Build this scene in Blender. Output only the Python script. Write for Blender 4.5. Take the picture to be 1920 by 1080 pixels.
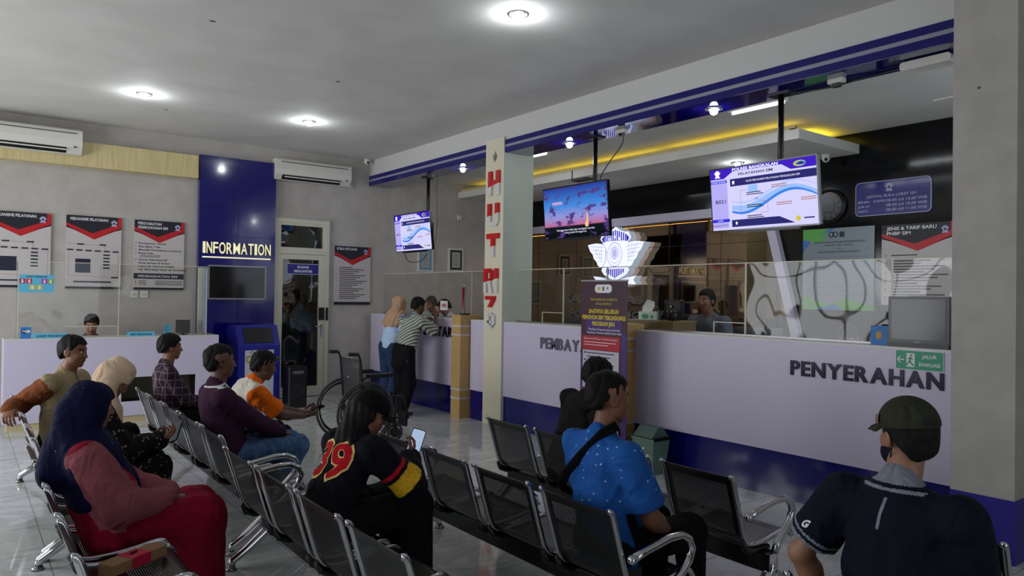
import bpy, math, random
import numpy as np
from mathutils import Vector, Matrix, Euler
random.seed(7)
for o in list(bpy.data.objects): bpy.data.objects.remove(o)
C = bpy.context.scene
COL = C.collection
PI = math.pi
R = math.radians

# ------------------------------------------------------------------ camera
CAM_H = 1.60
cd = bpy.data.cameras.new('camera'); cam = bpy.data.objects.new('camera', cd); COL.objects.link(cam)
cd.sensor_width = 36.0; cd.lens = 25.485; cd.clip_start = 0.02
Xc = Vector((0.7958, -0.6054, 0.0142)).normalized()      # camera right in the room
Fw = Vector((0.6054, 0.7958, 0.0093)); Fw = (Fw - Xc*Fw.dot(Xc)).normalized()
Up = Xc.cross(Fw)
cam.matrix_world = Matrix(((Xc.x, Up.x, -Fw.x, 0), (Xc.y, Up.y, -Fw.y, 0), (Xc.z, Up.z, -Fw.z, CAM_H), (0, 0, 0, 1)))
C.camera = cam
vs = C.view_settings
vs.view_transform = 'Standard'; vs.look = 'None'; vs.gamma = 1.0; vs.use_curve_mapping = False
vs.exposure = 0.7
# ------------------------------------------------------------------ world (overcast sky outside the windows)
w = bpy.data.worlds.new('sky'); C.world = w; w.use_nodes = True
bg = w.node_tree.nodes['Background']; bg.inputs[0].default_value = (0.80, 0.88, 1.0, 1); bg.inputs[1].default_value = 0.9

def area(name, loc, rot, size, sy, power, col=(1, 1, 1), spread=180):
    l = bpy.data.lights.new(name, 'AREA'); l.shape = 'RECTANGLE'; l.size = size; l.size_y = sy
    l.energy = power; l.color = col; l.spread = R(spread)
    o = bpy.data.objects.new(name, l); COL.objects.link(o); o.location = loc; o.rotation_euler = rot
    return o
# daylight through the window openings of the left wall and the entrance doors behind the camera
DAY = (0.94, 0.96, 1.0)
area('window_daylight', (-3.35, 7.6, 1.75), (0, R(-90), 0), 2.6, 4.8, 130, DAY)
area('window_daylight', (-3.35, 2.0, 1.75), (0, R(-90), 0), 2.6, 3.6, 13, DAY)
area('entrance_daylight', (1.5, -4.3, 1.6), (R(90), 0, 0), 3.6, 2.4, 3, DAY)

def spot(name, loc, power, size=150, r=0.03, col=(0.90, 0.96, 1.0), blend=0.6):
    l = bpy.data.lights.new(name, 'SPOT'); l.energy = power; l.spot_size = R(size); l.spot_blend = blend
    l.shadow_soft_size = r; l.color = col
    o = bpy.data.objects.new(name, l); COL.objects.link(o); o.location = loc
    return o

# ------------------------------------------------------------------ helpers: colour and materials
def lin(r, g, b):
    f = lambda v: (v/255/12.92) if v/255 <= .04045 else ((v/255+.055)/1.055)**2.4
    return (f(r), f(g), f(b), 1)
M = {}
def mat(name, rgb, rough=.6, metal=0, spec=.5, emit=None, es=0, bump=0, bscale=60, coat=0, trans=0):
    if name in M: return M[name]
    m = bpy.data.materials.new(name); m.use_nodes = True; nt = m.node_tree; b = nt.nodes['Principled BSDF']
    b.inputs['Base Color'].default_value = lin(*rgb); b.inputs['Roughness'].default_value = rough
    b.inputs['Metallic'].default_value = metal; b.inputs['Specular IOR Level'].default_value = spec
    if coat: b.inputs['Coat Weight'].default_value = coat; b.inputs['Coat Roughness'].default_value = .05
    if emit: b.inputs['Emission Color'].default_value = lin(*emit); b.inputs['Emission Strength'].default_value = es
    if bump:
        t = nt.nodes.new('ShaderNodeTexCoord'); n = nt.nodes.new('ShaderNodeTexNoise'); n.inputs['Scale'].default_value = bscale; n.inputs['Detail'].default_value = 4
        u = nt.nodes.new('ShaderNodeBump'); u.inputs['Strength'].default_value = bump; u.inputs['Distance'].default_value = .01
        nt.links.new(t.outputs['Object'], n.inputs['Vector']); nt.links.new(n.outputs['Fac'], u.inputs['Height']); nt.links.new(u.outputs['Normal'], b.inputs['Normal'])
    M[name] = m; return m
def N(m, kind, **kw):
    n = m.node_tree.nodes.new(kind)
    for k, v in kw.items():
        if k in n.inputs: n.inputs[k].default_value = v
        else: setattr(n, k, v)
    return n
def L(m, a, b): m.node_tree.links.new(a, b)
def ramp(m, fac, stops):
    n = m.node_tree.nodes.new('ShaderNodeValToRGB'); cr = n.color_ramp
    while len(cr.elements) < len(stops): cr.elements.new(.5)
    for e, (p, c) in zip(cr.elements, stops): e.position = p; e.color = c if len(c) == 4 else lin(*c)
    L(m, fac, n.inputs[0]); return n
def noise_mat(name, c1, c2, scale, rough=.6, detail=4, stretch=(1, 1, 1), lo=.35, hi=.65, bump=0, spec=.5, coat=0):
    m = mat(name, c1, rough, spec=spec, coat=coat); b = m.node_tree.nodes['Principled BSDF']
    t = N(m, 'ShaderNodeTexCoord'); mp = N(m, 'ShaderNodeMapping'); mp.inputs['Scale'].default_value = stretch
    n = N(m, 'ShaderNodeTexNoise'); n.inputs['Scale'].default_value = scale; n.inputs['Detail'].default_value = detail
    L(m, t.outputs['Object'], mp.inputs[0]); L(m, mp.outputs[0], n.inputs['Vector'])
    r = ramp(m, n.outputs['Fac'], [(lo, c1), (hi, c2)]); L(m, r.outputs[0], b.inputs['Base Color'])
    if bump:
        u = N(m, 'ShaderNodeBump'); u.inputs['Strength'].default_value = bump; u.inputs['Distance'].default_value = .01
        L(m, n.outputs['Fac'], u.inputs['Height']); L(m, u.outputs[0], b.inputs['Normal'])
    return m
def emis(name, rgb, s=1.0):
    if name in M: return M[name]
    m = bpy.data.materials.new(name); m.use_nodes = True; nt = m.node_tree; nt.nodes.remove(nt.nodes['Principled BSDF'])
    e = nt.nodes.new('ShaderNodeEmission'); e.inputs[0].default_value = lin(*rgb); e.inputs[1].default_value = s
    nt.links.new(e.outputs[0], nt.nodes['Material Output'].inputs[0]); M[name] = m; return m

WALL = noise_mat('wall_paint', (176, 171, 164), (186, 181, 174), 6, .75, bump=.05)
CEIL = noise_mat('ceiling_paint', (206, 204, 198), (215, 213, 207), 2.2, .8)
WHITE = mat('white_paint', (205, 203, 200), .6)
LAM = mat('lavender_laminate', (205, 197, 219), .35)
LAMT = mat('white_laminate_edge', (210, 208, 206), .35)
BLUE = mat('blue_gloss_panel', (10, 10, 104), .12, coat=.3)
BLUEP = mat('blue_paint', (40, 32, 140), .4)
CREAM = mat('cream_paint', (222, 214, 190), .6)
PALE = mat('pale_green_white', (196, 205, 190), .6)
WOOD = noise_mat('beige_wood_laminate', (196, 162, 104), (176, 142, 88), 9, .45, stretch=(9, 9, .6))
YEL = noise_mat('pale_wood_veneer', (214, 198, 146), (200, 182, 130), 6, .5, stretch=(6, 6, .5))
BEIGE = mat('beige_plinth', (196, 180, 140), .5)
BLACK = noise_mat('black_polished_stone', (7, 8, 10), (17, 19, 22), 7, .10, detail=6, spec=.28)
CHROME = mat('chrome', (205, 205, 210), .12, 1)
STEEL = mat('dull_steel', (150, 150, 152), .35, 1)
BLKM = mat('black_powder_metal', (12, 12, 13), .38)
BLKP = mat('black_plastic', (14, 14, 15), .35)
DARK = mat('dark_void', (10, 10, 11), .8)
WPL = mat('white_plastic', (218, 216, 206), .4)
RED = mat('red_print', (190, 16, 30), .45)
GREYP = mat('paper_grey', (196, 190, 188), .5)
INK = mat('dark_ink', (28, 26, 40), .5)
WINK = mat('white_ink', (232, 230, 232), .5)

def acrylic(name, tint=.93, rough=.02, edge=None, k=1.0):
    m = bpy.data.materials.new(name); m.use_nodes = True; nt = m.node_tree; nt.nodes.remove(nt.nodes['Principled BSDF'])
    f = nt.nodes.new('ShaderNodeLayerWeight'); f.inputs[0].default_value = .5      # the same on both faces of the sheet
    pw = nt.nodes.new('ShaderNodeMath'); pw.operation = 'POWER'; pw.inputs[1].default_value = 5; nt.links.new(f.outputs['Facing'], pw.inputs[0])
    mu = nt.nodes.new('ShaderNodeMath'); mu.operation = 'MULTIPLY_ADD'; mu.inputs[1].default_value = .9*k; mu.inputs[2].default_value = .045*k; mu.use_clamp = True
    t = nt.nodes.new('ShaderNodeBsdfTransparent'); t.inputs[0].default_value = (tint, tint, tint*.99, 1)
    g = nt.nodes.new('ShaderNodeBsdfGlossy'); g.inputs['Roughness'].default_value = rough
    # slightly wavy sheet
    tc = nt.nodes.new('ShaderNodeTexCoord'); n = nt.nodes.new('ShaderNodeTexNoise'); n.inputs['Scale'].default_value = 2.6; n.inputs['Detail'].default_value = 0
    bu = nt.nodes.new('ShaderNodeBump'); bu.inputs['Strength'].default_value = .6; bu.inputs['Distance'].default_value = .03
    nt.links.new(tc.outputs['Object'], n.inputs['Vector']); nt.links.new(n.outputs['Fac'], bu.inputs['Height']); nt.links.new(bu.outputs[0], g.inputs['Normal'])
    x = nt.nodes.new('ShaderNodeMixShader')
    nt.links.new(pw.outputs[0], mu.inputs[0]); nt.links.new(mu.outputs[0], x.inputs[0]); nt.links.new(t.outputs[0], x.inputs[1]); nt.links.new(g.outputs[0], x.inputs[2])
    nt.links.new(x.outputs[0], nt.nodes['Material Output'].inputs[0]); M[name] = m; return m
ACR = acrylic('clear_acrylic', .96, .03, k=.45)
GLASS = acrylic('door_glass', .72, .02, k=1.5)
ACE = mat('acrylic_edge', (196, 196, 170), .3)

# ------------------------------------------------------------------ mesh collector
class MB:
    def __init__(s): s.v = []; s.f = []; s.m = []; s.mats = []; s.sm = []
    def mi(s, m):
        if m not in s.mats: s.mats.append(m)
        return s.mats.index(m)
    def add(s, vs, fs, m, smooth=False):
        o = len(s.v); s.v += [tuple(p) for p in vs]; k = s.mi(m)
        for f in fs: s.f.append(tuple(i+o for i in f)); s.m.append(k); s.sm.append(smooth)
        return s
    def box(s, x0, x1, y0, y1, z0, z1, m, mx=None):
        vs = [(x, y, z) for x in (x0, x1) for y in (y0, y1) for z in (z0, z1)]
        if mx is not None: vs = [mx @ Vector(p) for p in vs]
        return s.add(vs, [(0, 1, 3, 2), (4, 6, 7, 5), (0, 4, 5, 1), (2, 3, 7, 6), (0, 2, 6, 4), (1, 5, 7, 3)], m)
    def rbox(s, x0, x1, y0, y1, z0, z1, m, r=.01, mx=None, axis='y', n=4):
        # box with rounded outline seen along axis
        if axis == 'y': a0, a1, b0, b1, c0, c1 = x0, x1, z0, z1, y0, y1
        elif axis == 'z': a0, a1, b0, b1, c0, c1 = x0, x1, y0, y1, z0, z1
        else: a0, a1, b0, b1, c0, c1 = y0, y1, z0, z1, x0, x1
        P = []
        for cx, cy, st in ((a1-r, b1-r, 0), (a0+r, b1-r, 90), (a0+r, b0+r, 180), (a1-r, b0+r, 270)):
            for i in range(n+1):
                t = R(st+90*i/n); P.append((cx+r*math.cos(t), cy+r*math.sin(t)))
        put = {'y': lambda a, b, c: (a, c, b), 'z': lambda a, b, c: (a, b, c), 'x': lambda a, b, c: (c, a, b)}[axis]
        vs = [put(a, b, c0) for a, b in P] + [put(a, b, c1) for a, b in P]; k = len(P)
        if mx is not None: vs = [mx @ Vector(p) for p in vs]
        fs = [tuple(range(k)), tuple(range(2*k-1, k-1, -1))] + [(i, (i+1) % k, k+(i+1) % k, k+i) for i in range(k)]
        return s.add(vs, fs, m)
    def tube(s, pts, r, m, n=8, closed=False, cap=True, flat=1.0, fn=None):
        pts = [Vector(p) for p in pts]; k = len(pts); rs = r if isinstance(r, (list, tuple)) else [r]*k
        vs = []; prev = None
        for i, p in enumerate(pts):
            if closed: d = (pts[(i+1) % k]-pts[i-1])
            else: d = pts[min(i+1, k-1)]-pts[max(i-1, 0)]
            d.normalize()
            if prev is None:
                u = fn if fn is not None else (Vector((0, 0, 1)) if abs(d.z) < .9 else Vector((1, 0, 0)))
                u = Vector(u)
            else: u = prev
            u = (u-d*u.dot(d)).normalized(); prev = u; v = d.cross(u)
            for j in range(n):
                t = 2*PI*j/n; vs.append(p+u*(math.cos(t)*rs[i]*flat)+v*(math.sin(t)*rs[i]))
        fs = []
        for i in range(k if closed else k-1):
            a = i*n; b = ((i+1) % k)*n
            for j in range(n): fs.append((a+j, a+(j+1) % n, b+(j+1) % n, b+j))
        if cap and not closed: fs += [tuple(range(n-1, -1, -1)), tuple((k-1)*n+j for j in range(n))]
        return s.add(vs, fs, m, True)
    def cyl(s, p0, p1, r, m, n=20, r1=None): return s.tube([p0, p1], [r, r if r1 is None else r1], m, n)
    def sphere(s, c, r, m, n=14, sc=(1, 1, 1), z0=-1, z1=1):
        vs = []; fs = []; h = n//2
        for i in range(h+1):
            t = math.asin(max(-1, min(1, z0+(z1-z0)*0)))
        a0, a1 = math.asin(z0), math.asin(z1)
        for i in range(h+1):
            a = a0+(a1-a0)*i/h
            for j in range(n):
                b = 2*PI*j/n; vs.append((c[0]+r*sc[0]*math.cos(a)*math.cos(b), c[1]+r*sc[1]*math.cos(a)*math.sin(b), c[2]+r*sc[2]*math.sin(a)))
        for i in range(h):
            for j in range(n): fs.append((i*n+j, i*n+(j+1) % n, (i+1)*n+(j+1) % n, (i+1)*n+j))
        fs += [tuple(range(n-1, -1, -1)), tuple(h*n+j for j in range(n))]
        return s.add(vs, fs, m, True)
    def prism(s, poly, y0, y1, m, side=None):
        # polygon in local x,z; between y0 (front) and y1 (back)
        k = len(poly); vs = [(a, y0, b) for a, b in poly]+[(a, y1, b) for a, b in poly]
        s.add(vs, [tuple(range(k)), tuple(range(2*k-1, k-1, -1))], m)
        s.add(vs, [(i, (i+1) % k, k+(i+1) % k, k+i) for i in range(k)], side or m)
        return s
    def rect(s, x0, x1, z0, z1, y, m): return s.add([(x0, y, z0), (x1, y, z0), (x1, y, z1), (x0, y, z1)], [(0, 1, 2, 3)], m)
    def poly(s, pts, y, m): return s.add([(a, y, b) for a, b in pts], [tuple(range(len(pts)))], m)
    def line(s, pts, w, y, m):
        for (a, b), (c, d) in zip(pts, pts[1:]):
            dx, dz = c-a, d-b; l = math.hypot(dx, dz) or 1; nx, nz = -dz/l*w/2, dx/l*w/2
            s.add([(a-nx, y, b-nz), (c-nx, y, d-nz), (c+nx, y, d+nz), (a+nx, y, b+nz)], [(0, 1, 2, 3)], m)
        return s
    def disc(s, cx, cz, r, y, m, n=24, rx=None, r_in=0):
        rx = rx or r
        if r_in:
            vs = []; q = r_in/r
            for j in range(n):
                t = 2*PI*j/n; vs += [(cx+rx*math.cos(t), y, cz+r*math.sin(t)), (cx+rx*q*math.cos(t), y, cz+r*q*math.sin(t))]
            return s.add(vs, [(2*j, 2*((j+1) % n), 2*((j+1) % n)+1, 2*j+1) for j in range(n)], m)
        return s.poly([(cx+rx*math.cos(2*PI*j/n), cz+r*math.sin(2*PI*j/n)) for j in range(n)], y, m)
    def text(s, body, x, z, h, y, m, w=None, bold=0, depth=0, align='l', side=None):
        vs, fs, wd = glyphs(body, bold)
        if not vs: return s
        sx = h/.73; kx = (w/wd if w else sx)
        ox = x - (kx*wd/2 if align == 'c' else kx*wd if align == 'r' else 0)
        P = [(ox+a*kx, y, z+b*sx) for a, b in vs]
        if depth:
            from collections import Counter
            k = len(P); s.add(P, fs, m)
            cnt = Counter(); ed = {}
            for f in fs:
                for a, b in zip(f, f[1:]+f[:1]): cnt[frozenset((a, b))] += 1; ed[frozenset((a, b))] = (a, b)
            Q = P+[(a, y+depth, b) for a, _, b in P]
            s.add(Q, [(b, a, a+k, b+k) for e, (a, b) in ed.items() if cnt[e] == 1], side or m)
        else: s.add(P, fs, m)
        return s
    def build(s, name, parent=None, auto=None):
        me = bpy.data.meshes.new(name); me.from_pydata(s.v, [], s.f)
        for m in s.mats: me.materials.append(m)
        me.polygons.foreach_set('material_index', s.m); me.polygons.foreach_set('use_smooth', s.sm); me.update()
        o = bpy.data.objects.new(name, me); COL.objects.link(o)
        if parent is not None: o.parent = parent
        return o
_g = {}
def glyphs(body, bold=0):
    k = (body, bold)
    if k in _g: return _g[k]
    cu = bpy.data.curves.new('t', 'FONT'); cu.body = body; cu.size = 1; cu.offset = bold; cu.resolution_u = 3; cu.fill_mode = 'FRONT'
    ob = bpy.data.objects.new('t', cu); COL.objects.link(ob)
    me = bpy.data.meshes.new_from_object(ob)
    vs = [(v.co.x, v.co.y) for v in me.vertices]; fs = [tuple(p.vertices) for p in me.polygons]
    bpy.data.objects.remove(ob); bpy.data.meshes.remove(me); bpy.data.curves.remove(cu)
    if vs:
        x0 = min(a for a, b in vs); vs = [(a-x0, b) for a, b in vs]; wd = max(a for a, b in vs)
    else: wd = 0
    _g[k] = (vs, fs, wd); return _g[k]

def tag(o, label=None, cat=None, group=None, kind=None):
    if label: o['label'] = label
    if cat: o['category'] = cat
    if group: o['group'] = group
    if kind: o['kind'] = kind
    return o
def thing(name, label, cat, loc=(0, 0, 0), rz=0, group=None, rot=None):
    o = bpy.data.objects.new(name, None); COL.objects.link(o); o.location = loc
    o.rotation_euler = rot if rot else (0, 0, R(rz)); o.empty_display_size = .1
    return tag(o, label, cat, group)
def struct(name, mb):
    o = mb.build(name); o['kind'] = 'structure'; return o
def children(o): return [c for c in bpy.data.objects if c.parent == o]
def copy_tree(o, parent=None):
    c = o.copy(); COL.objects.link(c); c.parent = parent
    for ch in children(o): copy_tree(ch, c)
    return c
# ================================================================== the room shell
YB = 10.75; ZC = 3.73; XR = 8.2; ZS = 3.52; XL = -3.0; YF = -4.4
def floor_mat():
    m = mat('marble_floor_tiles', (190, 192, 190), .06, spec=.6); b = m.node_tree.nodes['Principled BSDF']
    t = N(m, 'ShaderNodeTexCoord'); n = N(m, 'ShaderNodeTexNoise'); n.inputs['Scale'].default_value = 1.3; n.inputs['Detail'].default_value = 8; n.inputs['Distortion'].default_value = 1.6; n.inputs['Roughness'].default_value = .6
    mp = N(m, 'ShaderNodeMapping'); mp.inputs['Scale'].default_value = (1, 2.2, 1); mp.inputs['Rotation'].default_value = (0, 0, .5)
    L(m, t.outputs['Object'], mp.inputs[0]); L(m, mp.outputs[0], n.inputs['Vector'])
    r = ramp(m, n.outputs['Fac'], [(.3, (172, 176, 174)), (.47, (202, 205, 202)), (.52, (184, 187, 184)), (.6, (212, 214, 211))])
    br = N(m, 'ShaderNodeTexBrick'); br.offset = 0; br.inputs['Scale'].default_value = 1; br.inputs['Brick Width'].default_value = .6; br.inputs['Row Height'].default_value = .6; br.inputs['Mortar Size'].default_value = .0025; br.inputs['Mortar Smooth'].default_value = .3
    m2 = N(m, 'ShaderNodeMapping'); m2.inputs['Location'].default_value = (.16, .2, 0)
    L(m, t.outputs['Object'], m2.inputs[0]); L(m, m2.outputs[0], br.inputs['Vector'])
    x = N(m, 'ShaderNodeMix'); x.data_type = 'RGBA'; L(m, br.outputs['Fac'], x.inputs[0]); L(m, r.outputs[0], x.inputs[6]); x.inputs[7].default_value = lin(96, 98, 96)
    L(m, x.outputs[2], b.inputs['Base Color']); return m
FLOOR = floor_mat()
b = MB(); b.box(XL, XR+.3, YF, YB+.3, -.1, 0, FLOOR); struct('floor', b)
b = MB(); b.box(XL-.1, 5.3, YF-.1, YB+.1, ZC, ZC+.15, CEIL)
STAIN = mat('ceiling_stain', (152, 140, 112), .9); SPK = mat('ceiling_speck', (96, 92, 88), .9)
for x, y, r_ in ((1.55, 6.0, .02), (1.9, 9.3, .02), (3.0, 6.9, .02), (2.0, 9.35, .012)):
    b.add([(x+r_*1.4*math.cos(t), y+r_*math.sin(t*1.0), ZC-.001) for t in [2*PI*i/7 for i in range(7)]], [tuple(range(7))], SPK)
struct('ceiling', b)
b = MB(); b.box(5.6, XR+.1, 1.65, YB+.1, ZS, ZS+.1, CEIL); struct('ceiling', b)
b = MB()   # back wall with the door opening
b.box(XL, 3.70, YB, YB+.15, 0, ZC, WALL); b.box(3.70, 4.56, YB, YB+.15, 2.70, ZC, WALL); b.box(4.56, XR+.1, YB, YB+.15, 0, ZC, WALL)
struct('wall_back', b)
b = MB()   # left wall with two window openings
for y0, y1 in ((YF, .4), (3.6, 5.4), (9.8, YB)): b.box(XL-.15, XL, y0, y1, 0, ZC, WALL)
for y0, y1 in ((.4, 3.6), (5.4, 9.8)): b.box(XL-.15, XL, y0, y1, 0, .45, WALL); b.box(XL-.15, XL, y0, y1, 2.95, ZC, WALL)
struct('wall_left', b)
k = 1
for y0, y1 in ((.4, 3.6), (5.4, 9.8)):
    wn = MB(); n = int((y1-y0)/1.1)
    for i in range(n+1):
        yy = y0+(y1-y0)*i/n; wn.box(XL-.12, XL-.04, max(y0, yy-.03), min(y1, yy+.03), .45, 2.95, CREAM)
    for zz in (.45, 2.2, 2.89): wn.box(XL-.12, XL-.04, y0, y1, zz, zz+.06, CREAM)
    o = wn.build('window_%d' % k); o['kind'] = 'structure'; k += 1
b = MB()
b.box(XL-.15, -.3, YF-.15, YF, 0, ZC, WALL); b.box(3.3, 5.4, YF-.15, YF, 0, ZC, WALL); b.box(-.3, 3.3, YF-.15, YF, 2.8, ZC, WALL); struct('wall_front', b)
b = MB(); b.box(5.35, 5.5, YF, 1.66, 0, ZC, WALL); struct('wall_right', b)
# square pillar at the right end of the counters
b = MB(); b.box(5.1, 5.6, 1.65, 2.01, .39, ZC, WALL); b.box(5.095, 5.605, 1.645, 2.0101, 0, .39, BLUEP)
b.add([(5.0995, 1.86+.012*math.cos(t), 2.95+.01*math.sin(t)) for t in [2*PI*i/6 for i in range(6)]], [tuple(range(6))], SPK); struct('wall_pillar', b)
# black polished wall behind the counters, bronze mirror, white edge strip
BRONZE = mat('bronze_mirror', (150, 128, 104), .03, 1)
b = MB(); b.box(XR, XR+.1, 1.65, YB, 0, ZS, BLACK); struct('wall_right', b)
b = MB()
b.add([(XR-.012, 10.74, 0), (XR-.012, 10.74, 2.69), (XR-.012, 5.42, 2.69), (XR-.012, 4.60, .02)], [(0, 1, 2, 3)], BRONZE)
GROOVE = mat('panel_groove', (14, 12, 10), .6)
for y in (6.1, 7.0, 8.0, 9.0, 10.0): b.box(XR-.014, XR-.0121, y-.004, y+.004, 0, 2.69, GROOVE)
b.box(XR-.014, XR-.0121, 5.3, 10.74, 2.33, 2.337, GROOVE)
struct('wall_mirror_panel', b)
b = MB(); b.box(XR-.09, XR, 5.36, 10.74, 2.69, 2.81, LAM)
b.add([(XR-d, y, z) for d in (.09, 0) for y, z in ((5.45, 2.81), (5.33, 2.81), (4.60, .02), (4.71, .02))],
      [(0, 3, 2, 1), (4, 5, 6, 7), (0, 1, 5, 4), (1, 2, 6, 5), (2, 3, 7, 6), (3, 0, 4, 7)], LAM)
struct('trim_1', b)
for y, wv in ((9.6, 1.4), (7.3, 1.9), (5.9, .8)):
    area('strip_cove_light', (XR-.05, y, 2.66), (0, 0, 0), .02, wv, 1.2, (1, .55, .08))
# beam with blue fascia and polished soffit
BLG = mat('blue_soffit_gloss', (10, 10, 92), .05, coat=.5)
b = MB(); b.box(5.25, 5.6, 2.0, YB, 3.335, ZC+.1, WHITE)
for z0, z1 in ((3.33, 3.392), (3.425, 3.482)): b.box(5.235, 5.26, 2.0, 7.06, z0, z1, BLUE); b.box(5.235, 5.26, 7.44, YB, z0, z1, BLUE)
for y0, y1 in ((2.03, 7.06), (7.44, YB)): b.box(5.243, 5.26, y0, y1, 3.392, 3.425, mat('fascia_stripe', (150, 150, 165), .4))
b.box(5.232, 5.262, 1.99, 2.03, 3.33, 3.482, BLUE)
b.box(5.245, 5.6, 2.01, 7.06, 3.325, 3.3349, BLG); b.box(5.245, 5.6, 7.44, YB, 3.325, 3.3349, BLG)
struct('trim_2', b)
# free-standing column
b = MB(); b.box(5.22, 5.221, 7.06, 7.44, 0, 3.52, CREAM); b.box(5.221, 5.68, 7.0601, 7.44, 0, 3.52, PALE)
PATCH = mat('bare_plaster_patch', (120, 116, 112), .9)
b.add([(5.2195, 7.25-a, 3.32+c) for a, c in ((-.05, .02), (-.01, .0), (.0, .04), (.02, .05), (.02, .02), (.05, .0), (.04, -.05), (.0, -.09), (-.03, -.05), (-.03, -.01))], [tuple(range(10))], PATCH)
struct('wall_column', b)
# suspended canopy with the yellow cove light
b = MB(); b.box(6.95, XR-.001, 4.22, YB-.01, 3.28, 3.385, CEIL)
b.box(7.0, 7.06, 4.3, YB-.01, 3.385, 3.44, YEL); b.box(7.0, XR-.001, 4.3, 4.36, 3.385, 3.41, YEL)
struct('trim_3', b)
for y, l_ in ((5.3, 1.8), (7.2, 1.8), (9.3, 2.4)): area('cove_light', (7.22, y, 3.40), (R(180), R(-25), 0), .05, l_, .8, (1, .72, .05))
area('cove_light', (7.85, 4.6, 3.43), (R(180), 0, 0), .5, .3, .8, (1, .78, .05))

# ------------------------------------------------------------------ left end of the back wall
YFace = 10.65
b = MB(); b.box(2.62, 3.69, YFace, YB, 0, 3.49, BLUE)
GR2 = mat('blue_groove', (6, 6, 60), .5)
for z in (.62, .93, 1.22, 2.37, 2.84): b.box(2.62, 3.69, YFace-.0015, YFace, z, z+.006, GR2)
for x in (3.15,): b.box(x, x+.006, YFace-.0015, YFace, 0, 3.49, GR2)
struct('wall_blue_pilaster', b)
r = thing('information_sign', 'large cream INFORMATION letters with underline on the blue pilaster', 'sign', (2.67, YFace, 2.06))
LET = emis('lit_cream_letter', (214, 210, 176), .8); LETS = mat('letter_side', (170, 160, 120), .5)
x = 0; wds = [('I', .035), ('N', .075), ('F', .068), ('O', .088), ('R', .080), ('M', .095), ('A', .088), ('T', .078), ('I', .035), ('O', .092), ('N', .080)]
tot = sum(q for _, q in wds); gap = (.945-tot)/(len(wds)-1)
for ch, q in wds:
    m_ = MB(); m_.text(ch, x, .065, .165, -.03, LET, w=q, bold=.012, depth=.03, side=LETS); m_.build('letter', r); x += q+gap
m_ = MB(); m_.box(0, .945, -.03, 0, 0, .018, LET); m_.build('underline', r)
r = thing('wall_television', 'switched-off black television in a silver frame on the blue pilaster', 'television', (2.74, YFace, 1.475))
m_ = MB(); m_.rbox(0, .81, -.05, 0, 0, .485, STEEL, .012); m_.build('frame', r)
m_ = MB(); m_.box(.022, .788, -.054, -.0501, .022, .463, mat('screen_off', (6, 7, 9), .08)); m_.build('screen', r)
b = MB(); b.box(XL, 2.59, 10.6, YB, 3.15, 3.46, YEL); struct('trim_4', b)
b = MB(); b.box(XL, 3.69, YB-.012, YB, 0, .08, WALL); b.box(4.57, XR, YB-.012, YB, 0, .08, WALL); struct('baseboard_back', b)

# glazed door
CRM = mat('cream_metal_frame', (206, 204, 184), .4)
fr = MB()
fr.box(3.70, 3.765, 10.70, 10.8, 0, 2.70, CRM); fr.box(4.495, 4.56, 10.70, 10.8, 0, 2.70, CRM); fr.box(3.765, 4.495, 10.70, 10.8, 2.64, 2.70, CRM); fr.box(3.765, 4.495, 10.70, 10.8, 2.17, 2.23, CRM)
for x0, x1, z0, z1 in ((3.765, 3.80, 2.23, 2.64), (4.46, 4.495, 2.23, 2.64), (3.80, 4.46, 2.23, 2.27), (3.80, 4.46, 2.60, 2.64)): fr.box(x0, x1, 10.715, 10.79, z0, z1, CRM)
d = fr.build('door_1'); d['kind'] = 'structure'
lf = MB(); lf.box(3.768, 3.83, 10.71, 10.76, .01, 2.165, CRM); lf.box(4.40, 4.492, 10.71, 10.76, .01, 2.165, CRM); lf.box(3.83, 4.40, 10.71, 10.76, 2.09, 2.165, CRM); lf.box(3.83, 4.40, 10.71, 10.76, .01, .16, CRM)
lf.build('leaf', d)
g = MB(); g.box(3.83, 4.40, 10.73, 10.74, .16, 2.09, GLASS); g.build('door_pane', d)
g = MB(); g.box(3.80, 4.46, 10.74, 10.75, 2.27, 2.60, GLASS); g.build('transom_pane', d)
h = MB(); h.rbox(4.40, 4.475, 10.665, 10.71, 1.17, 1.36, BLKP, .01); h.build('digital_lock', d)
h = MB(); h.rbox(4.515, 4.545, 10.68, 10.70, 1.16, 1.36, BLKP, .006); h.build('lock_sensor', d)
h = MB(); h.box(4.43, 4.462, 10.70, 10.712, .90, 1.10, CHROME); h.tube([(4.446, 10.70, 1.07), (4.446, 10.66, 1.07), (4.34, 10.66, 1.07)], .009, CHROME); h.build('door_handle', d)
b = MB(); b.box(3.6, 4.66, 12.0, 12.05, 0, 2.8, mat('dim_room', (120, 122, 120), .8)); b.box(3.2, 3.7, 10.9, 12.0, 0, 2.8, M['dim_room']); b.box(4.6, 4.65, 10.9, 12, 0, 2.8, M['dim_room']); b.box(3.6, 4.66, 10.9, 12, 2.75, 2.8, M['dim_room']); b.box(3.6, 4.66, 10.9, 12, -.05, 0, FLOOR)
b.box(3.98, 4.1, 11.9, 12.0, 0, 2.75, CREAM)
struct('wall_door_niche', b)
r = thing('door_sign', 'blue RUANG MINLANTAS name plate on the glass door', 'sign', (3.90, 10.728, 1.865))
m_ = MB(); m_.rbox(0, .50, -.008, 0, 0, .16, WINK, .02); m_.rbox(.006, .494, -.0095, -.0081, .006, .154, mat('sign_blue', (28, 30, 130), .35), .016); m_.build('plate', r)
m_ = MB(); m_.text('RUANG', .25, .092, .038, -.0105, WINK, bold=.03, align='c'); m_.text('MINLANTAS', .25, .03, .038, -.0105, WINK, bold=.03, align='c'); m_.build('lettering', r)

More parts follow.
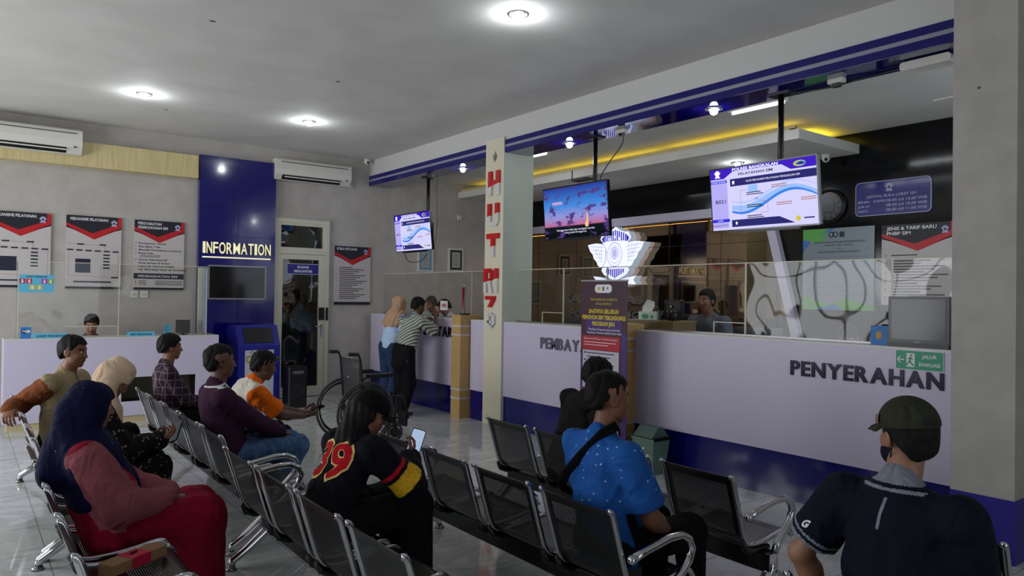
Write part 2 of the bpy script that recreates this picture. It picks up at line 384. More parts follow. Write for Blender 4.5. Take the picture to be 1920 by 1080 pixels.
# ------------------------------------------------------------------ printed boards
LIL = mat('emblem_lilac', (176, 172, 206), .5); NAVY = mat('poster_navy', (22, 22, 36), .5); NAVY2 = mat('poster_ink_block', (30, 30, 52), .5); LRED = mat('thin_red_line', (190, 70, 80), .5)
def emblem_pts(cx, cz, s):
    P = [(0, 1), (.28, .82), (.5, .86), (.62, .62), (.55, .4), (1, .45), (.78, .1), (.5, -.2), (.56, -.6), (.85, -.72), (.6, -.95), (0, -.86)]
    P = P + [(-a, b_) for a, b_ in P[-2:0:-1]]
    return [(cx+a*s, cz+b_*s) for a, b_ in P]
def wall_poster(label, x0, x1, z0, z1, title, kind, width=.012, group='red and black framed information posters'):
    w_, h_ = x1-x0, z1-z0
    r = thing('information_poster', label, 'poster', (x0, YB, z0), 0)
    m_ = MB(); m_.box(0, w_, -.030, -.006, 0, h_, GREYP); m_.rect(0, w_, 0, .03*h_, -.0305, NAVY); m_.build('board', r)
    m_ = MB(); y = -.031
    m_.poly([(0, h_), (w_, h_), (w_, .85*h_), (w_*.5, .68*h_), (0, .85*h_)], y, RED)
    m_.poly([(0, h_), (w_*.93, h_), (w_*.93, .90*h_), (w_*.46, .765*h_), (0, .90*h_)], y-.0005, NAVY)
    m_.poly([(w_*.7, .765*h_), (w_, .855*h_), (w_, .835*h_)], y, NAVY); m_.poly([(w_*.3, .765*h_), (0, .855*h_), (0, .835*h_)], y, NAVY)
    m_.build('header_chevron', r)
    m_ = MB(); y = -.0322
    for i, t in enumerate(title): m_.text(t, .07*w_, h_*(.935-.058*i), .04*h_, y, WINK, w=w_*min(.68, .042*len(t)), bold=.02)
    m_.build('lettering', r)
    m_ = MB(); m_.poly(emblem_pts(w_*.86, h_*.915, .038*h_*1.2), -.0325, LIL); m_.disc(w_*.86, h_*.915, .014*h_, -.033, NAVY2, 12); m_.build('emblem', r)
    m_ = MB(); y = -.031
    if kind == 'flow':
        m_.line([(.02*w_, .615*h_), (.7*w_, .60*h_), (.7*w_, .52*h_)], .003, y, LRED); m_.line([(.03*w_, .53*h_), (.95*w_, .51*h_), (.95*w_, .16*h_), (.05*w_, .18*h_), (.05*w_, .5*h_)], .003, y, LRED)
        for i in range(6): m_.rect(.02*w_+i*.165*w_, .13*w_+i*.165*w_, .52*h_-.002*i, .54*h_-.002*i, y-.001, NAVY2)
        for i in range(5): m_.rect(.67*w_, .79*w_, (.46-.045*i)*h_, (.48-.045*i)*h_, y-.001, NAVY2)
        for a in (.2, .6): m_.rect(a*w_, (a+.12)*w_, .60*h_, .62*h_, y-.001, NAVY2)
        m_.rect(.17*w_, .44*w_, .22*h_, .41*h_, y-.001, NAVY2); m_.rect(.82*w_, .95*w_, .15*h_, .17*h_, y-.001, NAVY2); m_.rect(.14*w_, .82*w_, .085*h_, .105*h_, y-.001, NAVY2)
    elif kind == 'list':
        rows = ['Permohonan Tertulis', 'Bisa Baca Tulis', 'Memiliki Pengetahuan peraturan', 'Batas Usia', '', 'Syarat Administratif', 'Sehat Jasmani & Rohani', 'Lulus Uji Teori & Praktik', 'Uji dilengkapi hasil uji simulator']
        for i, t in enumerate(rows):
            z = (.655-.047*i)*h_
            if t: m_.text(t, .09*w_, z, .026*h_, y, INK, w=w_*.0285*len(t), bold=.02); 
            else:
                for q in range(3): m_.rect(.12*w_, .52*w_, z+(q*.014)*h_, z+(q*.014+.005)*h_, y, NAVY2)
            if i in (0, 1, 2, 3, 5): m_.poly([(.025*w_, z), (.055*w_, z+.012*h_), (.025*w_, z+.024*h_)], y, LRED)
        m_.rect(0, w_, .155*h_, .235*h_, y, mat('poster_slate', (44, 50, 62), .5)); m_.text('PENINGKATAN SIM', .09*w_, .178*h_, .032*h_, y-.001, WINK, w=.78*w_, bold=.01)
        for i in range(3):
            z = (.12-.025*i)*h_; m_.rect(.1*w_, .25*w_, z, z+.008*h_, y, NAVY2); m_.rect(.42*w_, .97*w_, z, z+.008*h_, y, NAVY2); m_.poly([(.03*w_, z), (.06*w_, z+.01*h_), (.03*w_, z+.02*h_)], y, LRED)
    else:
        for i in range(17):
            z = (.63-.033*i)*h_; q = .5+.45*((i*37) % 10)/10; m_.rect(.14*w_, q*w_, z, z+.012*h_, y, NAVY2)
            if i % 3 != 2: m_.poly([(.05*w_, z), (.08*w_, z+.008*h_), (.05*w_, z+.016*h_)], y, LRED)
        m_.rect(0, w_, 0, .05*h_, y-.001, NAVY)
    m_.build('diagram' if kind == 'flow' else 'printed_lines', r)
    return r
wall_poster('flow chart poster cut by the left edge of the photo, above the left counter', .26, .89, 1.605, 2.53, ['MEKANISME PELAYANAN'], 'flow')
wall_poster('middle flow chart poster on the wall, right of the cut-off one', 1.05, 1.675, 1.60, 2.535, ['MEKANISME PELAYANAN'], 'flow')
wall_poster('PERSYARATAN PERMOHONAN SIM list poster next to the blue pilaster', 1.827, 2.45, 1.60, 2.53, ['PERSYARATAN', 'PERMOHONAN SIM'], 'list')
wall_poster('ETIKA PETUGAS poster between the glass door and the far counter', 4.65, 5.27, 1.405, 2.33, ['ETIKA PETUGAS'], 'etika')

def ac_unit(label, x0, x1, z0, z1, yb):
    w_, h_ = x1-x0, z1-z0; r = thing('air_conditioner', label, 'air conditioner', (x0, yb, z0))
    prof = [(0, 0), (-.11, 0), (-.19, .075), (-.205, .15), (-.19, h_-.02), (-.17, h_), (0, h_)]
    b_ = MB(); k = len(prof); b_.add([(x, p, q) for x in (0, w_) for p, q in prof], [tuple(range(k)), tuple(range(2*k-1, k-1, -1))]+[(i, i+k, (i+1) % k+k, (i+1) % k) for i in range(k)], WPL); b_.build('casing', r)
    b_ = MB(); b_.add([(.08*w_, -.122, .006), (.86*w_, -.122, .006), (.86*w_, -.187, .066), (.08*w_, -.187, .066)], [(0, 1, 2, 3)], BLKP); b_.build('air_outlet', r)
    b_ = MB(); b_.box(.1*w_, .86*w_, -.196, -.188, .03, .045, WPL); b_.build('louver', r)
    b_ = MB(); b_.box(.06*w_, .95*w_, -.206, -.19, h_-.055, h_-.045, mat('vent_shadow_grey', (90, 90, 86), .6)); b_.build('intake_slot', r)
    b_ = MB(); b_.box(.92*w_, .95*w_, -.206, -.2, .07, .085, BLKP); b_.build('indicator', r)
ac_unit('white wall air conditioner on the pale wood band, cut by the left edge', -.02, 1.176, 3.27, 3.565, 10.6)
ac_unit('white wall air conditioner above the glass door', 3.66, 4.84, 3.262, 3.567, YB)
b = MB(); b.tube([(4.84, 10.72, 3.30), (4.9, 10.72, 3.29), (4.93, 10.72, 3.30)], .035, WPL); tag(b.build('junction_box'), 'small cream junction box right of the air conditioner above the door', 'junction box')

def plate(label, x, z, kind='switch'):
    r = thing('light_switch' if kind == 'switch' else 'wall_socket', label, 'switch' if kind == 'switch' else 'socket', (x, YB, z))
    m_ = MB(); m_.rbox(-.045, .045, -.012, 0, -.045, .045, WPL, .01); m_.build('plate', r)
    m_ = MB()
    if kind == 'switch': m_.rbox(-.028, .028, -.016, -.0121, -.02, .02, mat('switch_cream', (198, 192, 176), .4), .004); m_.build('rocker', r)
    else: m_.disc(0, 0, .026, -.0125, mat('socket_brown', (150, 110, 70), .5)); m_.build('socket_face', r)
plate('left one of the two switches under the poster list', 1.845, 1.535); plate('right one of the two switches under the poster list', 1.965, 1.535)
plate('cream wall socket low on the wall behind the wheelchair', 4.94, .535, 'socket')
plate('socket low on the wall at the left edge of the photo', .30, .33, 'socket')

def cctv(label, loc, rz):
    r = thing('dome_camera', label, 'security camera', loc, rz)
    m_ = MB(); m_.cyl((0, 0, 0), (0, 0, -.03), .045, WPL, 18); m_.build('base', r)
    m_ = MB(); m_.sphere((0, 0, -.045), .045, WPL, 16); m_.build('ball', r)
    m_ = MB(); m_.cyl((0, -.03, -.055), (0, -.047, -.065), .018, BLKP, 14); m_.build('lens', r)
cctv('white dome camera in the ceiling corner beside the beam', (5.12, 10.6, 3.73), 0)
cctv('white dome camera under the canopy in front of the black wall', (7.98, 4.5, 3.28), -60)
b = MB(); b.box(7.0-.06, 7.0, 10.70, 10.75, 2.9, 2.98, WPL); tag(b.build('wall_sensor'), 'small white sensor high on the back wall left of the column', 'sensor')

# ------------------------------------------------------------------ lamps
LAMP = emis('lamp_face', (240, 246, 255), 14)
def downlight(label, x, y, z, power, size=158):
    r = thing('downlight', label, 'ceiling light', (x, y, z))
    m_ = MB(); m_.tube([(.075*math.cos(t), .075*math.sin(t), -.004) for t in [2*PI*i/24 for i in range(24)]], .008, STEEL, 6, closed=True); m_.build('trim_ring', r)
    m_ = MB(); m_.cyl((0, 0, -.001), (0, 0, -.012), .05, WPL, 20); m_.build('socket', r)
    m_ = MB(); m_.sphere((0, 0, -.028), .036, LAMP, 16, (1, 1, .9)); m_.build('bulb', r)
    l = bpy.data.lights.new('bulb_light', 'POINT'); l.energy = power; l.shadow_soft_size = .03; l.color = (.88, .94, 1)
    o = bpy.data.objects.new('bulb_light', l); COL.objects.link(o); o.location = (x, y, z-.11)
for lb, x, y in (('lit ceiling bulb nearest the camera at the top of the photo', 3.33, 4.35), ('lit ceiling bulb above the left counter', 1.555, 8.70), ('lit ceiling bulb in front of the air conditioner over the door', 3.43, 8.75)):
    downlight(lb, x, y, ZC, 4.2)
for lb, y in (('lit bulb in the blue soffit left of the column', 8.3), ('lit bulb in the blue soffit above the middle television', 6.12), ('lit bulb in the blue soffit left of the right television pole', 4.15)):
    downlight(lb, 5.44, y, 3.325, 2.2)
for lb, x, y in (('lit bulb under the canopy above the right television', 7.65, 5.47), ): downlight(lb, x, y, 3.28, 2.0)
r = thing('tube_light', 'lit fluorescent tube on the service ceiling behind the right television pole', 'ceiling light', (6.2, 4.2, ZS))
m_ = MB(); m_.box(-.04, .04, -.30, .32, -.04, 0, WPL); m_.build('housing', r)
m_ = MB(); m_.cyl((0, -.28, -.055), (0, .30, -.055), .011, emis('tube_glow', (245, 250, 255), 4)); m_.build('tube', r)
area('tube_light_glow', (6.2, 4.35, 3.44), (0, 0, 0), .05, .9, 4, (.95, .98, 1))
r = thing('tube_light', 'lit fluorescent tube on the service ceiling left of the column', 'ceiling light', (6.1, 7.75, ZS))
m_ = MB(); m_.box(-.04, .04, -.45, .45, -.04, 0, WPL); m_.build('housing', r)
m_ = MB(); m_.cyl((0, -.43, -.055), (0, .43, -.055), .014, M['tube_glow']); m_.build('tube', r)
area('tube_light_glow', (6.1, 7.9, 3.44), (0, 0, 0), .05, .9, 4, (.95, .98, 1))
# ================================================================== counters
def counter_right(label, y_far, y_near, text=None, group='white and blue service counters'):
    W = y_far-y_near
    r = thing('service_counter', label, 'counter', (5.25, y_far, 0), -90)
    m_ = MB(); m_.box(0, W, .012, .55, 0, .37, BLUE); m_.build('blue_base', r)
    m_ = MB(); m_.box(0, W, 0, .03, .37, 1.255, LAM); m_.build('front_panel', r)
    m_ = MB(); m_.box(0, W, -.004, .42, 1.255, 1.272, LAMT); m_.build('counter_top', r)
    m_ = MB(); m_.box(min(.22, W*.2), max(W-.35, W*.6), .42, .68, .70, .73, LAMT); m_.build('inner_desk', r)
    return r
c1 = counter_right('far service counter marked DAFTAR, where two visitors stand', 10.63, 8.0)
c1b = counter_right('narrow counter piece between the first wooden post and the cream column', 7.77, 7.445)
c2 = counter_right('middle service counter marked PEMBAYARAN', 7.06, 5.15)
c3 = counter_right('long service counter marked PENYERAHAN on the right', 4.90, 2.012)
def letters(body, r, x0, x1, z, h, m, bold=.03, zs=None):
    n = len(body); wd = [glyphs(ch, bold)[2] for ch in body]; tw = sum(wd)
    k = (x1-x0)/(tw*1.13); x = x0; g = (x1-x0-tw*k)/(n-1)
    for ch, q in zip(body, wd):
        m_ = MB(); m_.text(ch, x, z, h, -.012, m, w=q*k, bold=bold, depth=.012); m_.build('letter', r); x += q*k+g
DKL = mat('dark_mirror_letter', (30, 26, 48), .22, .5); GRL = mat('grey_brushed_letter', (120, 116, 130), .3, .6)
letters('DAFTAR', c1, 10.63-8.95, 10.63-8.2, 1.022, .135, DKL)
letters('PEMBAYARAN', c2, 7.06-6.345, 7.06-5.20, 1.003, .125, GRL)
letters('PENYERAHAN', c3, 4.90-3.235, 4.90-2.11, 1.002, .115, DKL)
# wooden posts
def wood_post(label, y):
    r = thing('wooden_post', label, 'post', (5.105, y, 0))
    m_ = MB(); m_.box(0, .30, -.21, 0, 0, 1.33, WOOD); m_.build('shaft', r)
    for z in (.245, .36, 1.06, 1.175): 
        m_ = MB(); m_.box(-.004, .304, -.214, .004, z, z+.025, mat('post_band', (196, 186, 178), .4)); m_.build('pale_band', r)
wood_post('beige wooden post with white bands between the far counter and the cream column', 8.0)
wood_post('beige wooden post with white bands beside the roll-up banner', 5.14)

# acrylic screens above the right counters
def screen_right(label, y_far, y_near, divs, hatch=None):
    W = y_far-y_near; r = thing('acrylic_screen', label, 'screen', (5.45, y_far, 1.272), -90)
    xs = [0]+[y_far-d for d in divs]+[W]
    for a, c_ in zip(xs, xs[1:]):
        m_ = MB()
        if hatch and a <= hatch[0] < c_ and hatch[1] <= c_+.01:
            h0, h1, hz = hatch; m_.box(a+.004, h0, 0, .005, 0, .63, ACR); m_.box(h0, h1, 0, .005, hz, .63, ACR)
            if c_-.004 > h1: m_.box(h1, c_-.004, 0, .005, 0, .63, ACR)
        else: m_.box(a+.004, c_-.004, 0, .005, 0, .63, ACR)
        m_.build('pane', r)
        if a > 0: 
            m_ = MB(); m_.box(a-.004, a+.004, -.006, .011, 0, .63, ACE); m_.build('joint_strip', r)
    m_ = MB(); m_.box(0, W, -.002, .008, .63, .638, ACE); m_.build('top_edge', r)
    m_ = MB(); m_.box(0, W, -.012, .016, 0, .012, STEEL); m_.build('bottom_rail', r)
    if hatch:
        h0, h1, hz = hatch; m_ = MB(); m_.box(h0, h1, -.003, .008, hz-.006, hz+.002, ACE); m_.box(h0-.004, h0+.002, -.003, .008, 0, hz, ACE); m_.build('hatch_edge', r)
screen_right('clear acrylic screen on the far counter left of the column', 10.6, 7.46, [8.05, 7.75])
screen_right('clear acrylic screen on the middle counter behind the banner', 7.05, 5.16, [6.20, 5.5], hatch=(.48, .845, .13))
screen_right('long clear acrylic screen on the right-hand counter', 5.03, 2.03, [3.80, 2.55], hatch=(.90, 1.225, .11))

# information counter at the left
r = thing('information_counter', 'low white counter with a beige plinth and an open dark niche at the left', 'counter', (.39, 9.73, 0))
m_ = MB()
W = 2.27
for x0, x1, z0, z1 in ((0, 1.16, .08, 1.01), (1.16, 2.0, .08, .25), (1.16, 2.0, .54, 1.01), (2.0, W, .08, 1.01)): m_.box(x0, x1, 0, .03, z0, z1, LAM)
m_.box(0, .03, .03, .5, .08, 1.01, LAM); m_.box(W-.03, W, .03, .9, .08, 1.01, LAM); m_.build('front_panel', r)
m_ = MB(); m_.box(0, W, -.004, .45, 1.01, 1.028, LAMT); m_.build('counter_top', r)
m_ = MB(); m_.box(.04, W-.04, .02, .4, 0, .08, BEIGE); m_.build('plinth', r)
NI = mat('niche_stone', (72, 68, 52), .3); m_ = MB(); m_.box(1.16, 2.0, .30, .31, .25, .54, NI); m_.box(1.16, 2.0, .03, .31, .24, .25, BLKP); m_.box(1.16, 2.0, .03, .31, .54, .55, BLKP); m_.box(1.15, 1.16, .03, .31, .24, .55, BLKP); m_.box(2.0, 2.01, .03, .31, .24, .55, BLKP); m_.build('niche', r)
r = thing('acrylic_screen', 'clear acrylic box screen on the left information counter', 'screen', (.515, 9.85, 1.028))
for a, c_ in ((0, 1.01), (1.01, 2.02)):
    m_ = MB()
    if a == 0:
        m_.box(a+.003, .45, 0, .005, 0, .87, ACR); m_.box(.45, c_-.003, 0, .005, .13, .87, ACR)
    else: m_.box(a+.003, c_-.003, 0, .005, 0, .87, ACR)
    m_.build('pane', r)
for x in (0, 2.02):
    m_ = MB(); m_.box(x-.003, x+.003, .005, .30, 0, .87, ACR); m_.build('side_pane', r)
    m_ = MB(); m_.box(x-.004, x+.004, -.004, .008, 0, .87, ACE); m_.build('corner_strip', r)
m_ = MB(); m_.box(1.006, 1.014, -.004, .008, 0, .87, ACE); m_.build('joint_strip', r)
m_ = MB(); m_.box(.45, 1.006, -.003, .008, .125, .133, ACE); m_.build('hatch_edge', r)
m_ = MB(); m_.box(0, 2.02, -.002, .008, .87, .878, ACE); m_.build('top_edge', r)
m_ = MB(); m_.box(1.98, 2.06, .24, .30, 0, .87, ACE); m_.box(2.02, 2.024, 0.005, .3, 0.02, .85, mat('frosted_strip', (150, 160, 190), .5)); m_.build('side_post', r)

CY = mat('sign_cyan', (90, 180, 215), .5); CYB = mat('sign_midblue', (40, 120, 190), .5)
r = thing('priority_notice', 'light blue LOKET PRIORITAS notice with coloured pictograms on the left screen', 'notice', (.52, 9.843, 1.55))
m_ = MB(); m_.rect(0, .335, 0, .20, 0, CY); m_.box(0, .335, .0005, .003, 0, .2, CY); m_.build('sheet', r)
m_ = MB(); m_.text('LOKET PRIORITAS', .17, .17, .018, -.001, INK, w=.2, bold=.03, align='c'); m_.build('lettering', r)
m_ = MB()
for x, z, cc in ((.005, .10, (180, 40, 70)), (.07, .10, (190, 50, 60)), (.215, .10, (170, 60, 170)), (.275, .10, (130, 170, 60)), (.10, .03, (200, 195, 70)), (.17, .03, (205, 190, 80))):
    m_.rect(x, x+.055, z, z+.055, -.001, mat('picto_%d%d%d' % cc, cc, .5))
    m_.disc(x+.0275, z+.042, .007, -.002, WINK, 10); m_.rect(x+.018, x+.037, z+.008, z+.034, -.002, WINK)
m_.build('pictograms', r)
r = thing('wifi_sign', 'small blue WiFi card standing at the left end of the information counter', 'sign', (.545, 9.83, 1.028), rot=(R(-8), 0, 0))
m_ = MB(); m_.box(0, .10, 0, .003, 0, .13, CYB); m_.build('card', r)
m_ = MB(); m_.disc(.05, .08, .022, -.001, BLKP, 24, rx=.044); m_.disc(.066, .08, .017, -.0015, WINK, 20, rx=.026); m_.text('Wi', .012, .072, .02, -.002, WINK, bold=.02); m_.text('Fi', .052, .072, .02, -.002, BLKP, bold=.02); m_.build('logo', r)
def nameplate(label, x, w_, txt, loc_y=9.80):
    r = thing('name_plate', label, 'name plate', (x, loc_y, 1.028))
    m_ = MB(); m_.add([(0, 0, 0), (w_, 0, 0), (w_, .02, .055), (0, .02, .055), (0, .05, 0), (w_, .05, 0)], [(0, 1, 2, 3), (3, 2, 5, 4), (0, 3, 4), (1, 5, 2), (0, 4, 5, 1)], CY); m_.build('plate', r)
    m_ = MB(); m_.text(txt, .03, 0, .025, 0, INK, w=w_-.06, bold=.02); o = m_.build('lettering', r); o.rotation_euler = (R(-20), 0, 0); o.location = (0, .0035, .0135)
nameplate('light blue LOKET PRIORITAS name plate at the left of the information counter', .66, .34, 'LOKET PRIORITAS')
nameplate('light blue PIKET PELAYANAN name plate right of the seated officer', 1.62, .30, 'PIKET PELAYANAN')
r = thing('table_card', 'small cyan leaflet stand beside the monitor on the left counter', 'leaflet', (2.06, 10.0, 1.028), rot=(R(-8), 0, 0))
m_ = MB(); m_.box(0, .09, 0, .003, 0, .13, CY); m_.build('card', r)
m_ = MB(); [m_.rect(.01, .07-.01*(i % 3), .11-.014*i, .114-.014*i, -.001, INK) for i in range(6)]; m_.build('printed_lines', r)
r = thing('computer_monitor', 'dark monitor seen from behind on the left information counter', 'monitor', (2.28, 9.98, 1.028), -25)
m_ = MB(); m_.rbox(-.085, .085, 0, .02, .02, .19, BLKP, .008); m_.build('screen_back', r); m_ = MB(); m_.cyl((0, .02, 0), (0, .02, .06), .015, BLKP); m_.cyl((0, .02, 0), (0, .02, .008), .06, BLKP); m_.build('stand', r)

# kiosk and loudspeaker
r = thing('queue_kiosk', 'blue ticket kiosk with a tilted black touch screen and white front below INFORMATION', 'kiosk', (3.25, 9.92, 0), 4)
KB = mat('kiosk_blue', (22, 30, 140), .3)
prof = [(0, .04), (0, .86), (.13, 1.13), (.42, 1.13), (.42, .04)]
m_ = MB(); k = 5; m_.add([(x, p, q) for x in (-.29, .29) for p, q in prof], [tuple(range(k)), tuple(range(2*k-1, k-1, -1))]+[(i, i+k, (i+1) % k+k, (i+1) % k) for i in range(k)], KB); m_.build('body', r)
m_ = MB(); m_.box(-.30, .32, -.02, .44, 0, .04, mat('kiosk_foot', (190, 186, 184), .5)); m_.build('foot', r)
m_ = MB(); mx = Matrix.Translation((0, .065, .995)) @ Matrix.Rotation(math.atan2(.13, .27), 4, 'X').inverted()
m_.box(-.20, .20, -.012, 0, -.11, .11, BLKP, mx); m_.build('screen', r)
m_ = MB(); m_.rect(-.20, .20, .12, .80, -.002, mat('kiosk_white', (200, 200, 210), .5)); m_.build('front_print', r)
m_ = MB(); m_.disc(-.14, .68, .05, -.004, mat('kiosk_gold', (176, 146, 62), .5), 20, r_in=.03); m_.disc(-.06, .68, .05, -.004, M['kiosk_gold'], 20, r_in=.03)
for a, b2 in ((-.12, .765), (-.10, .785), (-.08, .765)): m_.disc(a, b2, .009, -.004, INK, 10)
m_.build('emblem', r)
r = thing('loudspeaker', 'black floor loudspeaker beside the blue kiosk', 'speaker', (3.72, 9.72, 0), 0)
m_ = MB(); m_.rbox(-.13, .13, 0, .26, 0, .565, BLKP, .02, axis='z'); m_.build('cabinet', r)
m_ = MB(); m_.rbox(-.075, .075, -.006, 0, .47, .51, STEEL, .015); m_.build('control_panel', r)
m_ = MB(); m_.disc(0, .24, .095, -.003, mat('speaker_cone', (24, 24, 26), .6), 28); m_.disc(0, .24, .11, -.002, BLKM, 28); m_.disc(0, .24, .035, -.004, BLKM, 16); m_.build('woofer', r)

# ================================================================== televisions on ceiling poles
SW = emis('screen_white', (206, 204, 246), 0.68); SV = emis('screen_violet', (64, 34, 190), 0.64); SN = emis('screen_navy', (44, 44, 110), 0.64); SB1 = emis('screen_blue', (60, 130, 230), 0.64); SB2 = emis('screen_pale_blue', (150, 186, 242), 0.68)
SK = emis('screen_dark', (20, 18, 40), 0.64); SL = emis('screen_lilac', (176, 168, 236), 0.68); SBB = emis('screen_strong_blue', (50, 50, 220), 0.64); SY = emis('screen_yellow', (210, 196, 60), 0.64); SP = emis('screen_pure', (236, 234, 255), 0.72); SO = emis('screen_orange_line', (190, 120, 110), 0.56)
TVF = mat('tv_black_gloss', (8, 8, 11), .15)
def tv_base(label, yc, x, zb, wd, ht, tilt, pole_y, pole_top=3.325):
    r = thing('hanging_television', label, 'television', (x, yc, zb+ht/2), -90)
    T = Matrix.Rotation(R(tilt), 4, 'X')
    # everything is drawn on the upright panel, then leaned forward
    def put(m_, name, par=r):
        o = m_.build(name, par)
        if par is r: o.rotation_euler = (R(tilt), 0, 0)
        return o
    m_ = MB(); m_.rbox(-wd/2, wd/2, -.0, .035, -ht/2, ht/2, TVF, .008); m_.box(-wd*.3, wd*.3, .035, .06, -ht*.45, ht*.2, BLKP); m_.box(-wd*.32, wd*.32, .005, .03, -ht/2-.02, -ht/2, BLKP); put(m_, 'housing')
    dz = pole_top-(zb+ht/2); px = yc-pole_y
    m_ = MB(); m_.tube([(px, .09, dz), (px, .09, .0)], .025, BLKM, 12); m_.build('pole', r)
    m_ = MB(); m_.box(px-.1, px+.1, .03, .15, dz-.012, dz, BLKM); m_.build('ceiling_plate', r)
    m_ = MB(); m_.box(px-.12, px+.12, .055, .12, -.12, .12, BLKM); m_.build('bracket', r)
    return r, put
def tv_slides(label, yc, x, zb, wd, ht, tilt, pole_y):
    r, put = tv_base(label, yc, x, zb, wd, ht, tilt, pole_y)
    a, b_ = wd*.976, ht*.955
    X = lambda u: -a/2+a*u
    Z = lambda v: -b_/2+b_*v
    m_ = MB(); m_.rect(X(0), X(1), Z(0), Z(1), -.002, SW)
    m_.poly([(X(0), Z(.84)), (X(.14), Z(.84)), (X(.23), Z(.94)), (X(.70), Z(.94)), (X(.78), Z(.85)), (X(1), Z(.85)), (X(1), Z(1)), (X(0), Z(1))], -.003, SV)
    m_.rect(X(0), X(.17), Z(.03), Z(.83), -.003, SL); m_.rect(X(0), X(.17), Z(.77), Z(.81), -.004, SBB)
    m_.rect(X(0), X(.18), Z(.13), Z(.18), -.004, SBB)
    m_.rect(X(.20), X(1), Z(.70), Z(.82), -.003, SN)
    m_.poly([(X(.20), Z(.04)), (X(.80), Z(.04)), (X(.66), Z(.155)), (X(.20), Z(.155))], -.003, SN)
    for q, (w0, z0, am, mt_) in enumerate(((.07, .45, .13, SB2), (.035, .40, .15, SB1), (.012, .55, .13, SB2))):
        top = [(X(.21+.79*i/30), Z(z0+am*math.sin((i/30)*5.2-2.3)+w0*(.6+.4*math.sin(i/30*4)))) for i in range(31)]
        bot = [(X(.21+.79*i/30), Z(z0+am*math.sin((i/30)*5.2-2.3)-w0*.4)) for i in range(31)]
        for i in range(30): m_.poly([bot[i], bot[i+1], top[i+1], top[i]], -.004-.0003*q, mt_)
    for z, x0, x1 in ((.60, .36, .5), (.40, .36, .5), (.23, .36, .5)):
        for k_ in range(2): m_.rect(X(x0), X(x1+.02*k_), Z(z-.035-.03*k_), Z(z-.022-.03*k_), -.006, SK)
    for z, x0, x1 in ((.64, .60, .74), (.36, .64, .78), (.40, .86, .99)):
        for k_ in range(2): m_.rect(X(x0), X(x1), Z(z-.03*k_), Z(z+.012-.03*k_), -.006, SO)
    m_.rect(X(.38), X(.47), Z(.58), Z(.69), -.006, SB2)
    m_.line([(X(.30), Z(.22)), (X(.30), Z(.62)), (X(.37), Z(.62))], .003, -.0055, SO); m_.line([(X(.48), Z(.42)), (X(.56), Z(.42)), (X(.56), Z(.24)), (X(.48), Z(.24))], .003, -.0055, SO)
    m_.disc(X(.86), Z(.92), .045*b_, -.005, SY, 20, rx=.055*a); m_.disc(X(.87), Z(.92), .03*b_, -.0055, SB1, 20, rx=.045*a); m_.poly([(X(.83), Z(.905)), (X(.87), Z(.945)), (X(.91), Z(.905))], -.006, SN)
    m_.disc(X(.83), Z(.10), .04*b_, -.005, SY, 14); m_.rect(X(.88), X(.97), Z(.09), Z(.11), -.005, SN)
    put(m_, 'screen')
    m_ = MB(); y = -.007
    m_.text('POLRES BANGKALAN', X(.23), Z(.945), .045*b_, y, SP, w=.44*a, bold=.03); m_.text('PELAYANAN SIM', X(.29), Z(.865), .04*b_, y, SK, w=.33*a, bold=.02)
    m_.text('ALUR MEKANISME PELAYANAN PENGADUAN SIM', X(.36), Z(.745), .032*b_, y, SP, w=.50*a)
    m_.text('NOMOR ANTRIAN', X(.01), Z(.778), .024*b_, y, SP, w=.15*a); m_.text('B021', X(.045), Z(.44), .06*b_, y, SK, w=.105*a, bold=.01); m_.text('LOKET', X(.06), Z(.143), .026*b_, y, SP); m_.text('RUANG FOTO', X(.005), Z(.06), .035*b_, y, SK, w=.16*a)
    m_.text('SMS', X(.44), Z(.45), .03*b_, y, SK)
    put(m_, 'screen_lettering')
    m_ = MB(); m_.poly(emblem_pts(X(.075), Z(.92), .065*b_), -.0065, SP)
    m_.poly(emblem_pts(X(.235), Z(.76), .03*b_), -.0065, SP); m_.poly(emblem_pts(X(.25), Z(.10), .025*b_), -.0065, SP); put(m_, 'screen_emblem')
    return r
tv_slides('hanging television with the violet queue screen, far left, before the back wall', 9.60, 5.40, 2.235, 1.09, .575, 6, 9.30)
t3 = tv_slides('large hanging television with the violet queue screen, right, before the black wall', 3.62, 5.40, 2.19, 1.04, .565, 6, 3.50)
